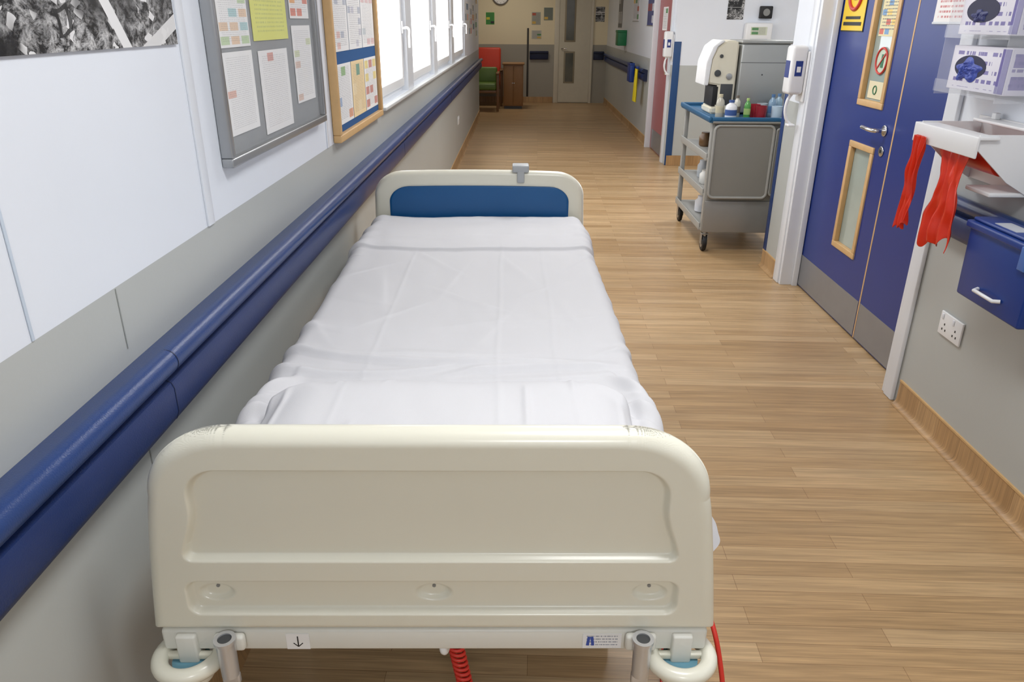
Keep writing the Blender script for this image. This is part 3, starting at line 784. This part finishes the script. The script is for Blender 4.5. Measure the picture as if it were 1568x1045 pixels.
# ------------------------------------------------------------------ right wall near items
sk = group('wall_socket', (XR, 2.545, 0.404))
box('plate', (-0.009, 0, 0), (-0.001, 0.15, 0.09), white_pl, sk, 0.003)
for dy in (0.038, 0.112):
    box('switch', (-0.012, dy+0.014, 0.062), (-0.009, dy+0.026, 0.082), white_gloss, sk, 0.001)
    for a, b in ((0, 0.045), (-0.011, 0.024), (0.011, 0.024)):
        box('pin_hole', (-0.0098, dy+a-0.003, b-0.004), (-0.0088, dy+a+0.003, b+0.004), black_pl, sk)
bb = group('blue_storage_box', (XR-0.0785, 2.045, 0.675))
box('body', (-0.09, 0.0, 0.0), (-0.004, 0.335, 0.225), box_blue, bb, 0.008, top_scale=(1.06, 1.03))
box('lid_rim', (-0.105, -0.012, 0.222), (-0.0005, 0.347, 0.246), box_blue, bb, 0.006)
box('lid_top', (-0.092, 0.0, 0.246), (-0.004, 0.335, 0.258), box_blue, bb, 0.006)
box('lid_label', (-0.08, 0.13, 0.258), (-0.03, 0.24, 0.2595), mat('label_grey', (190, 195, 205), 0.4), bb)
tube('front_handle', [(-0.092, 0.10, 0.052), (-0.110, 0.11, 0.05), (-0.110, 0.21, 0.05), (-0.092, 0.22, 0.052)], 0.006, white_pl, bb, smoothc=False)
box('latch', (-0.108, 0.015, 0.17), (-0.094, 0.05, 0.24), mat('latch_blue', (70, 110, 180), 0.4), bb, 0.004)
# apron dispenser
ap = group('apron_dispenser', (XR, 2.36, 1.02))
box('wall_plate', (-0.010, 0.0, -0.03), (-0.001, 0.40, 0.185), white_pl, ap, 0.004)
box('top_shelf', (-0.07, 0.0, 0.172), (-0.010, 0.33, 0.182), white_pl, ap, 0.003)
for y in (0.01, 0.27): box('lug', (-0.03, y, 0.182), (-0.012, y+0.025, 0.203), white_pl, ap, 0.003)
for y in (0.015, 0.372):
    prof_ = [(-0.0105, -0.03), (-0.0105, 0.165), (-0.215, 0.165), (-0.215, 0.12), (-0.10, 0.02)]
    vs_ = [(px, y, pz) for px, pz in prof_]+[(px, y+0.006, pz) for px, pz in prof_]; n_ = len(prof_)
    mesh('side_bracket', vs_, [(i, (i+1) % n_, n_+(i+1) % n_, n_+i) for i in range(n_)]+[list(range(n_)), list(range(2*n_-1, n_-1, -1))], white_pl, ap)
box('front_bar_top', (-0.222, 0.0, 0.150), (-0.160, 0.40, 0.160), white_pl, ap, 0.003)
box('front_bar', (-0.228, 0.0, 0.095), (-0.220, 0.40, 0.160), white_pl, ap, 0.003)
box('lower_plate', (-0.14, 0.02, -0.028), (-0.0105, 0.16, -0.014), white_pl, ap, 0.004)
cyl('roll', (-0.11, 0.035, 0.075), (-0.11, 0.345, 0.075), 0.040, red_pl, ap)
def apron(name, xo, y0, y1, ztop, zbot, seed, pinch=0.5):
    vs, fs = [], []; nu, nv = 60, 100
    for j in range(nv+1):
        t = j/nv; z = ztop+(zbot-ztop)*t
        wd = 1-pinch*math.exp(-((t-0.30)/0.25)**2)*1.0
        cy = (y0+y1)/2+0.01*nz_(t*3, seed)+0.015*t
        for i in range(nu+1):
            u = i/nu-0.5
            y = cy+u*(y1-y0)*wd
            x = xo+0.009*math.sin(u*22+seed+2*nz_(t*2, seed))*(0.6+t*0.5)+0.012*nz_(u*7, t*4, seed)
            vs.append((x, y, z+(0.05*nz_(u*5, seed)-0.04*u)*smooth01((t-0.7)/0.3)))
    for j in range(nv):
        for i in range(nu):
            a = j*(nu+1)+i; fs.append((a, a+1, a+nu+2, a+nu+1))
    o_ = mesh(name, vs, fs, red_pl, ap, smooth=True, fixn=False)
    md = o_.modifiers.new('thick', 'SOLIDIFY'); md.thickness = 0.0012
apron('hanging_apron', -0.200, 0.05, 0.26, 0.094, -0.22, 3.0, 0.42)
apron('hanging_apron_strip', -0.235, 0.285, 0.365, 0.12, -0.20, 9.0, 0.15)

# glove dispenser
gd = group('glove_dispenser', (XR, 2.50, 1.265))
acry = mat('clear_acrylic', (240, 243, 250), 0.05, var=0, alpha=0.16)
violet = mat('glove_box_violet', (98, 88, 160), 0.45, var=0.1)
glov = mat('nitrile_blue', (62, 82, 172), 0.5, var=0.3, scale=80, bump=0.6, bscale=60)
slot = mat('dark_slot', (26, 28, 66), 0.6)
box('back', (-0.006, 0, 0), (-0.001, 0.38, 0.56), acry, gd)
gprint = paper_mat('glove_box_print', (232, 230, 240), 'Y', 3, 1, ((232, 230, 240), (110, 98, 170)), 0.2, (100, 88, 164), 5, 60.3, us=18, inkamt=0.85, thr=0.5)
gprint2 = paper_mat('glove_box_end_print', (226, 224, 238), 'X', 1, 2, ((120, 108, 175),), 0.3, (96, 84, 160), 6, 61.3, us=9, inkamt=0.85)
def ellipse_plate(name, y, z, ry, rz, x0, x1, m, parent):
    n = 32
    a = [(x0, y+ry*math.cos(2*math.pi*k/n), z+rz*math.sin(2*math.pi*k/n)) for k in range(n)]
    b = [(x1, p[1], p[2]) for p in a]
    mesh(name, a+b, [(i, (i+1) % n, n+(i+1) % n, n+i) for i in range(n)]+[list(range(n)), list(range(2*n-1, n-1, -1))], m, parent)
for k in range(3):
    zb = 0.022+k*0.178
    box('glove_box', (-0.095, 0.02, zb), (-0.010, 0.36, zb+0.142), gprint, gd, 0.002)
    box('glove_box_end', (-0.090, 0.0185, zb+0.004), (-0.015, 0.0198, zb+0.138), gprint2, gd)
    box('glove_box_corner', (-0.0966, 0.02, zb+0.004), (-0.0952, 0.065, zb+0.138), violet, gd)
    ellipse_plate('opening', 0.235, zb+0.075, 0.095, 0.038, -0.0962, -0.0952, slot, gd)
    vs, fs = [], []; na, nr = 64, 24
    for j in range(nr+1):
        rr_ = j/nr
        for i in range(na):
            ph = 2*math.pi*i/na
            out = 1+0.35*nz_(math.cos(ph)*1.8, math.sin(ph)*1.8, k*4.0)+0.12*math.sin(ph*5+k)
            yy = (0.075 if k != 1 else 0.045)*rr_*out*math.cos(ph); zz = (0.034 if k != 1 else 0.02)*rr_*out*math.sin(ph)
            fold = 0.010*abs(nz_(yy*60, zz*60, k*3.0))+0.006*abs(nz_(yy*130, zz*110, 7+k))
            vs.append((-0.0965-(1-rr_**3)*(0.004+fold*(1.5 if k != 1 else 0.6)), 0.245+yy, zb+(0.066 if k != 1 else 0.058)+zz))
    for j in range(nr):
        for i in range(na): fs.append((j*na+i, j*na+(i+1) % na, (j+1)*na+(i+1) % na, (j+1)*na+i))
    mesh('glove', vs, fs, glov if k != 1 else mat('nitrile_dark', (34, 44, 104), 0.5), gd, smooth=True)
    box('shelf', (-0.125, 0.0, zb-0.012), (-0.006, 0.38, zb-0.007), acry, gd)
    box('lip', (-0.130, 0.0, zb-0.012), (-0.125, 0.38, zb+0.03), acry, gd)
for y in (0.0, 0.376): box('side', (-0.125, y, 0), (-0.006, y+0.004, 0.54), acry, gd)

# ------------------------------------------------------------------ trolley
tr = group('drinks_trolley', (1.255, 5.13, 0))
TW, TD, TH = 0.60, 0.92, 0.885
tgrey = mat('trolley_grey', (134, 132, 126), 0.45, var=0.04)
tblue = mat('trolley_blue', (34, 92, 132), 0.4)
tl = mat('trolley_light_grey', (160, 160, 156), 0.4)
for x in (0.02, TW-0.02):
    for y in (0.03, TD-0.03):
        box('post', (x-0.016, y-0.02, 0.15), (x+0.016, y+0.02, TH), tl, tr, 0.006)
        cx = x+0.02*(1 if x < 0.2 else -1)
        cyl('castor_stem', (cx, y, 0.11), (cx, y, 0.16), 0.013, steel, tr)
        cyl('castor_wheel', (cx-0.014, y+0.02, 0.061), (cx+0.014, y+0.02, 0.061), 0.060, black_pl, tr, bev=0.005)
        cyl('castor_hub', (cx-0.0155, y+0.02, 0.061), (cx+0.0155, y+0.02, 0.061), 0.036, steel, tr)
        box('castor_fork_l', (cx-0.024, y-0.012, 0.05), (cx-0.017, y+0.035, 0.125), steel, tr, 0.003)
        box('castor_fork_r', (cx+0.017, y-0.012, 0.05), (cx+0.024, y+0.035, 0.125), steel, tr, 0.003)
        box('castor_fork_top', (cx-0.024, y-0.015, 0.122), (cx+0.024, y+0.035, 0.132), steel, tr, 0.003)
for z in (0.15, 0.39, 0.63):
    box('shelf', (0.0, 0.035, z), (TW, TD, z+0.022), tl, tr, 0.005)
    box('shelf_lip', (-0.006, 0.04, z), (0.004, TD-0.01, z+0.05), tl, tr, 0.004)
box('top_tray', (-0.02, -0.02, TH), (TW+0.03, TD+0.02, TH+0.017), tblue, tr, 0.006)
for nm, lo, hi in (('l', (-0.025, -0.025, TH+0.01), (-0.005, TD+0.025, TH+0.04)), ('r', (TW+0.015, -0.025, TH+0.01), (TW+0.035, TD+0.025, TH+0.04)),
                   ('n', (-0.005, -0.025, TH+0.01), (TW+0.015, -0.005, TH+0.037)), ('f', (-0.005, TD+0.005, TH+0.01), (TW+0.015, TD+0.025, TH+0.04))):
    box('tray_rim_'+nm, lo, hi, tblue, tr, 0.006)
box('near_side_panel', (0.02, 0.005, 0.17), (TW, 0.022, TH), tgrey, tr, 0.004)
box('lower_steel_panel', (0.01, -0.006, 0.145), (TW, 0.004, 0.365), mat('trolley_steel', (150, 150, 148), 0.38, metal=0.5), tr, 0.004)
def rr_pts(cx, cz, hx, hz, r, y, n=8):
    p = []
    for (sx, sz, a0) in ((1, 1, 0), (-1, 1, 90), (-1, -1, 180), (1, -1, 270)):
        for k in range(n+1):
            a = math.radians(a0+90*k/n)
            p.append((cx+sx*(hx-r)+r*math.cos(a), y, cz+sz*(hz-r)+r*math.sin(a)))
    return p
def rr_panel(name, cx, cz, hx, hz, r, y0, y1, m, parent):
    a = rr_pts(cx, cz, hx, hz, r, y0); b = rr_pts(cx, cz, hx, hz, r, y1); n = len(a)
    mesh(name, a+b, [(i, (i+1) % n, n+(i+1) % n, n+i) for i in range(n)]+[list(range(n)), list(range(2*n-1, n-1, -1))], m, parent)
rr_panel('folding_tray', 0.215, 0.632, 0.195, 0.238, 0.035, -0.028, 0.003, tgrey, tr)
tube('folding_tray_rim', rr_pts(0.215, 0.632, 0.195, 0.238, 0.035, -0.028), 0.009, tl, tr, cyclic=True, smoothc=False)
tube('tray_hinge_rod', [(0.0, -0.034, TH+0.005), (0.58, -0.034, TH+0.005)], 0.008, tgrey, tr, smoothc=False)
rr_panel('folding_tray_second', 0.495, 0.632, 0.066, 0.220, 0.02, -0.022, 0.003, tgrey, tr)
tube('second_rim', rr_pts(0.495, 0.632, 0.066, 0.220, 0.02, -0.022), 0.007, tl, tr, cyclic=True, smoothc=False)
for k, (x, y, z, c, r, h) in enumerate([(0.10, 0.15, 0.412, (190, 60, 50), 0.04, 0.12), (0.09, 0.36, 0.412, (230, 230, 225), 0.05, 0.10), (0.12, 0.6, 0.412, (200, 205, 210), 0.045, 0.13),
                                        (0.10, 0.2, 0.172, (40, 140, 80), 0.05, 0.14), (0.12, 0.5, 0.172, (230, 230, 235), 0.06, 0.12), (0.10, 0.25, 0.652, (235, 235, 235), 0.045, 0.11), (0.1, 0.55, 0.652, (120, 90, 60), 0.045, 0.1)]):
    lathe('shelf_jar', [(r*0.8, 0), (r, 0.01), (r, h*0.7), (r*0.7, h*0.85), (r*0.7, h), (r*0.3, h)], (x, y, z), mat('jar_%d' % k, c, 0.3), tr)
for k, (lo, hi, c) in enumerate([((0.2, 0.1, 0.172), (0.5, 0.6, 0.32), (60, 62, 66)), ((0.2, 0.1, 0.412), (0.5, 0.5, 0.54), (90, 92, 98)), ((0.2, 0.15, 0.652), (0.5, 0.7, 0.78), (90, 95, 100))]):
    box('shelf_crate', lo, hi, mat('crate_%d' % k, c, 0.5), tr, 0.01)

ZT_ = TH+0.0175
wb = group('stainless_water_boiler', (1.485, 5.45, ZT_))
stb = mat('boiler_steel', (172, 174, 172), 0.36, metal=0.55, var=0.04)
box('body', (0.0, 0.0, 0.012), (0.33, 0.34, 0.46), stb, wb, 0.012)
box('lid', (-0.008, -0.008, 0.46), (0.338, 0.348, 0.482), stb, wb, 0.010)
box('seam', (0.0, -0.0015, 0.34), (0.33, 0.0, 0.343), dgrey_pl, wb)
box('screw', (0.15, -0.004, 0.26), (0.158, -0.0, 0.268), dgrey_pl, wb)
for x in (0.03, 0.30):
    for y in (0.03, 0.31): cyl('foot', (x, y, 0.0), (x, y, 0.012), 0.014, black_pl, wb)
def prism_xz(name, prof, y0, y1, m, parent, bev=0.006):
    bm = bmesh.new(); n = len(prof)
    a = [bm.verts.new((x, y0, z)) for x, z in prof]; b = [bm.verts.new((x, y1, z)) for x, z in prof]
    for i in range(n): bm.faces.new((a[i], a[(i+1) % n], b[(i+1) % n], b[i]))
    bm.faces.new(a[::-1]); bm.faces.new(b)
    bmesh.ops.recalc_face_normals(bm, faces=bm.faces)
    bmesh.ops.bevel(bm, geom=bm.edges[:], offset=bev, segments=2, affect='EDGES')
    return finish(bm, name, m, parent, smooth=True)
cm = group('drinks_machine', (1.297, 5.48, ZT_))
cy_prof = [(0.02, 0.0), (0.175, 0.0), (0.175, 0.46), (0.160, 0.48), (0.085, 0.475), (0.025, 0.43), (-0.005, 0.36), (-0.015, 0.26), (-0.01, 0.20), (0.065, 0.19), (0.065, 0.05), (0.02, 0.045)]
prism_xz('body', cy_prof, 0.0, 0.28, cream, cm, 0.010)
prism_xz('white_front', [(-0.04, 0.19), (-0.012, 0.19), (0.0, 0.36), (0.03, 0.44), (0.08, 0.478), (0.055, 0.482), (-0.0, 0.44), (-0.035, 0.34)], -0.004, 0.286, white_pl, cm, 0.004)
box('dark_bay', (0.03, 0.02, 0.05), (0.07, 0.26, 0.19), black_pl, cm, 0.003)
box('side_inset', (0.075, -0.003, 0.06), (0.16, 0.002, 0.20), dgrey_pl, cm, 0.002)
cyl('dial', (0.045, -0.012, 0.27), (0.045, 0.0, 0.27), 0.022, dgrey_pl, cm, bev=0.003)
cyl('dial', (0.125, -0.012, 0.25), (0.125, 0.0, 0.25), 0.020, steel, cm, bev=0.002)
cyl('dial', (0.06, -0.010, 0.38), (0.06, 0.0, 0.38), 0.012, dgrey_pl, cm, bev=0.002)
def bottle(name, x, y, r, h, c, cap, alpha=1.0):
    g = group(name, (x, y, ZT_))
    mm_ = mat('bottle_'+name+str(c), c, 0.15, alpha=alpha)
    lathe('body', [(r*0.9, 0), (r, 0.006), (r, h*0.62), (r*0.85, h*0.74), (r*0.4, h*0.84), (r*0.4, h*0.9), (r*0.1, h*0.9)], (0, 0, 0), mm_, g)
    cyl('cap', (0, 0, h*0.88), (0, 0, h), r*0.48, mat('cap_'+str(cap), cap, 0.4), g)
    cyl('label', (0, 0, h*0.2), (0, 0, h*0.5), r*1.02, mat('label_'+str(cap), cap, 0.5), g)
bottle('milk_bottle', 1.335, 5.28, 0.028, 0.15, (190, 185, 170), (200, 190, 160))
bottle('milk_bottle', 1.39, 5.20, 0.038, 0.12, (235, 236, 238), (60, 90, 150))
bottle('squash_bottle', 1.505, 5.23, 0.022, 0.13, (90, 160, 80), (170, 200, 120))
bottle('milk_bottle', 1.455, 5.31, 0.024, 0.14, (215, 212, 200), (120, 110, 100))
bottle('water_bottle', 1.69, 5.30, 0.026, 0.15, (140, 170, 195), (80, 120, 165))
bottle('water_bottle', 1.75, 5.36, 0.026, 0.15, (160, 188, 205), (100, 135, 175))
bottle('water_bottle', 1.79, 5.22, 0.024, 0.12, (150, 175, 190), (70, 100, 150))
def mug(x, y, c):
    g = group('mug', (x, y, ZT_), 0.9); mm_ = mat('mug_'+str(c), c, 0.25)
    lathe('cup', [(0.028, 0), (0.034, 0.004), (0.036, 0.085), (0.033, 0.085), (0.030, 0.012), (0.005, 0.008)], (0, 0, 0), mm_, g)
    tube('handle', [(0.034, 0, 0.07), (0.056, 0, 0.064), (0.056, 0, 0.03), (0.034, 0, 0.02)], 0.005, mm_, g)
mug(1.575, 5.30, (165, 34, 50)); mug(1.59, 5.20, (140, 30, 44)); mug(1.645, 5.37, (190, 200, 205)); mug(1.69, 5.19, (190, 210, 225))

# ------------------------------------------------------------------ alcove end wall items
def onback(name, x, z, w, h, m, fm=None, y=8.6):
    g = group(name, (x, y, z))
    if fm: box('frame', (-0.02, -0.015, -0.02), (w+0.02, -0.001, h+0.02), fm, g, 0.003)
    box('sheet', (0, -0.018 if fm else -0.004, 0), (w, -0.0155 if fm else -0.001, h), m, g)
    return g
onback('framed_photo', 2.14, 1.52, 0.17, 0.30, aerial_mat('photo_bw', 2))
onback('wall_notice', 2.95, 1.52, 0.20, 0.36, paper_mat('alcove_print2', (200, 215, 60), 'X', 2, 2, ((230, 90, 60), (90, 180, 60)), 0.7, seed=72))
onback('wall_notice', 2.98, 1.17, 0.24, 0.28, paper_mat('alcove_print3', (225, 225, 222), 'X', 2, 4, seed=73))
g = group('wall_phone', (2.47, 8.6, 1.53)); box('body', (0, -0.05, 0), (0.13, -0.001, 0.12), black_pl, g, 0.01); cyl('dial', (0.065, -0.055, 0.06), (0.065, -0.05, 0.06), 0.035, grey_pl, g)
g = group('paper_towel_dispenser', (2.33, 8.6, 1.30)); box('body', (0, -0.10, 0), (0.28, -0.001, 0.19), white_pl, g, 0.02); box('slot', (0.05, -0.103, 0.02), (0.23, -0.10, 0.032), dgrey_pl, g); box('sign', (0.05, -0.1015, 0.07), (0.22, -0.1001, 0.15), paper_mat('towel_label', (205, 210, 190), 'X', 2, 2, seed=71), g)

# ------------------------------------------------------------------ far right wall things
def onright(name, y, z, w, h, m):
    g = group(name, (XR, y, z)); box('sheet', (-0.006, 0, 0), (-0.001, w, h), m, g); box('edge', (-0.008, -0.01, -0.01), (-0.001, w+0.01, 0.0), alu, g); return g
onright('wall_notice', 10.1, 1.45, 0.5, 0.42, paper_mat('r_print', (60, 70, 130), 'Y', 3, 3, ((220, 220, 230), (160, 60, 60)), 0.5, seed=81))
onright('wall_notice', 11.4, 1.5, 0.6, 0.42, paper_mat('r_print2', (225, 225, 230), 'Y', 3, 4, seed=82))
onright('wall_notice', 13.3, 1.4, 0.5, 0.6, paper_mat('r_print3', (110, 110, 110), 'Y', 2, 2, ((190, 190, 190),), 0.5, seed=83))
g = group('first_aid_box', (XR, 12.6, 1.14)); fag = mat('first_aid_green', (20, 120, 70), 0.4); box('body', (-0.14, 0, 0), (-0.001, 0.28, 0.22), fag, g, 0.01); box('lid', (-0.146, -0.004, 0.19), (-0.001, 0.284, 0.225), fag, g, 0.005)
g = group('yellow_hanging_tabard', (XR-0.09, 10.45, 0.50))
vs, fs = [], []
for j in range(20):
    for i in range(12):
        u, t = i/11, j/19
        vs.append((0.015*math.sin(u*12)-0.02, u*(0.12+0.12*t), 0.42*(1-t)))
for j in range(19):
    for i in range(11): a = j*12+i; fs.append((a, a+1, a+13, a+12))
mesh('cloth', vs, fs, mat('yellow_cloth', (225, 205, 40), 0.6), g, smooth=True)
box('hook', (-0.03, 0.0, 0.42), (0.005, 0.13, 0.45), box_blue, g, 0.005)
g = group('blue_wall_holder', (XR-0.085, 10.9, 0.72)); box('body', (-0.06, 0, 0), (0.0, 0.3, 0.25), box_blue, g, 0.01); box('lip', (-0.066, -0.004, 0.22), (0.0, 0.304, 0.25), box_blue, g, 0.004)

# ------------------------------------------------------------------ end wall
dw = group('door_2')
dcol = mat('cream_door', (206, 200, 182), 0.45)
cfr = mat('cream_frame', (214, 208, 192), 0.45)
yb = 15.5
x0, x1 = 0.70, 1.30
box('frame_left', (x0-0.09, yb-0.03, 0), (x0, yb-0.001, 2.12), cfr, dw, 0.004)
box('frame_right', (x1, yb-0.03, 0), (x1+0.05, yb-0.001, 2.12), cfr, dw, 0.004)
box('frame_head', (x0-0.09, yb-0.03, 2.05), (x1+0.05, yb-0.001, 2.12), cfr, dw, 0.004)
box('leaf', (x0+0.002, yb-0.022, 0.01), (x1-0.002, yb-0.001, 2.048), dcol, dw)
dg = mat('dark_glazing', (96, 98, 92), 0.1, var=0.3, scale=5)
bc = mat('bead_cream', (150, 140, 118))
for a, b in ((0.40, 0.92), (1.15, 1.88)):
    box('vision_frame', (x0+0.10, yb-0.028, a-0.03), (x0+0.31, yb-0.0221, b+0.03), bc, dw, 0.003)
    box('vision_panel', (x0+0.13, yb-0.031, a), (x0+0.28, yb-0.0281, b), dg, dw)
tube('lever', [(x0+0.05, yb-0.022, 1.0), (x0+0.05, yb-0.06, 1.0), (x0+0.15, yb-0.06, 1.0)], 0.01, chrome, dw, smoothc=False)
box('kick', (x0+0.01, yb-0.025, 0.02), (x1-0.01, yb-0.0222, 0.16), dcol, dw)
for xx, ww in ((0.14, 0.36), (1.37, 0.2)):
    g = group('wall_bumper_rail', (xx, yb, 0.80)); box('pad', (0, -0.05, 0), (ww, -0.001, 0.15), rail_dark, g, 0.012); box('top_bar', (0, -0.075, 0.11), (ww, -0.045, 0.155), rail_dark, g, 0.012)
onback('wall_notice', 0.17, 1.42, 0.17, 0.22, paper_mat('e1', (170, 172, 160), 'X', 2, 3, seed=91), y=yb)
onback('wall_notice', 0.40, 1.50, 0.17, 0.22, paper_mat('e2', (120, 130, 120), 'X', 2, 3, seed=92), y=yb)
onback('wall_notice', 0.17, 1.17, 0.19, 0.15, paper_mat('e3', (190, 190, 180), 'X', 2, 3, seed=93), y=yb)
onback('framed_photo', 1.38, 1.48, 0.17, 0.26, aerial_mat('photo_bw2', 3), y=yb)
onback('green_notice', -0.70, 1.42, 0.16, 0.21, paper_mat('e4', (60, 150, 60), 'X', 2, 3, ((230, 220, 60), (20, 20, 20)), 0.5, seed=94), y=yb)
g = group('wall_clock', (-0.42, yb, 1.92))
cyl('rim', (0, -0.045, 0), (0, -0.001, 0), 0.16, mat('clock_rim', (120, 120, 120), 0.3), g, bev=0.006, seg=48)
cyl('face', (0, -0.047, 0), (0, -0.0455, 0), 0.142, lab, g, seg=48)
box('minute_hand', (-0.004, -0.050, 0), (0.004, -0.0475, 0.11), black_pl, g); box('hour_hand', (0, -0.050, -0.005), (0.07, -0.0475, 0.005), black_pl, g)
for k in range(12):
    a = k*math.pi/6; cyl('tick', (0.125*math.cos(a), -0.0485, 0.125*math.sin(a)), (0.125*math.cos(a), -0.0472, 0.125*math.sin(a)), 0.006, black_pl, g, seg=10)
# dark corner guard strip on the end wall
box('trim_12', (0.085, yb-0.012, 0.115), (0.120, yb-0.0005, 1.36), mat('dark_guard', (52, 48, 44), 0.5), None, 0.002)

def chair(x, y, c, rz=0.0, hgt=0.95):
    g = group('armchair', (x, y, 0), rz); m_ = mat('vinyl_'+str(c), c, 0.45); wd = mat('chair_wood', (120, 82, 46), 0.4)
    box('seat', (-0.25, -0.27, 0.36), (0.25, 0.25, 0.47), m_, g, 0.03)
    box('back', (-0.25, 0.20, 0.45), (0.25, 0.29, hgt), m_, g, 0.035, xf=Matrix.Rotation(math.radians(-7), 4, 'X'))
    for s in (-1, 1):
        box('leg_front', (s*0.27-0.02, -0.27, 0), (s*0.27+0.02, -0.23, 0.62), wd, g, 0.005)
        box('leg_rear', (s*0.27-0.02, 0.22, 0), (s*0.27+0.02, 0.26, 0.62), wd, g, 0.005)
        box('arm', (s*0.27-0.03, -0.29, 0.62), (s*0.27+0.03, 0.28, 0.65), wd, g, 0.01)
    box('apron_rail', (-0.25, -0.25, 0.31), (0.25, 0.24, 0.358), wd, g, 0.005)
chair(-0.66, 15.0, (206, 60, 36), 0.0, 1.02)
chair(-0.70, 14.1, (92, 118, 50), 0.0, 0.72)
cb = group('wooden_cabinet', (-0.34, 14.3, 0))
wdm = mat('cabinet_wood', (150, 108, 64), 0.45, var=0.12, scale=18)
box('carcass', (0, 0.02, 0.05), (0.36, 0.42, 0.76), wdm, cb, 0.004)
box('top', (-0.02, -0.01, 0.76), (0.38, 0.44, 0.785), wdm, cb, 0.005)
box('plinth', (0.02, 0.04, 0), (0.34, 0.40, 0.05), dgrey_pl, cb)
box('door_panel', (0.01, 0.0, 0.07), (0.178, 0.019, 0.74), wdm, cb, 0.004); box('door_panel', (0.182, 0.0, 0.07), (0.35, 0.019, 0.74), wdm, cb, 0.004)
for x in (0.165, 0.195): cyl('pull', (x, -0.015, 0.45), (x, 0.0, 0.45), 0.009, steel, cb)

# ------------------------------------------------------------------ camera
cam = bpy.data.cameras.new('camera'); co = bpy.data.objects.new('camera', cam); COL.objects.link(co)
cam.sensor_width = 36; cam.lens = 36*1148/1568
R = Matrix.Rotation(math.radians(0.60), 4, 'Z') @ Matrix.Rotation(math.radians(90-23.2), 4, 'X') @ Matrix.Rotation(math.radians(0.4), 4, 'Z')
co.matrix_world = Matrix.Translation((0, 0, 1.5)) @ R
cam.clip_start = 0.02
scene.camera = co
scene.view_settings.view_transform = 'Standard'
scene.view_settings.look = 'None'
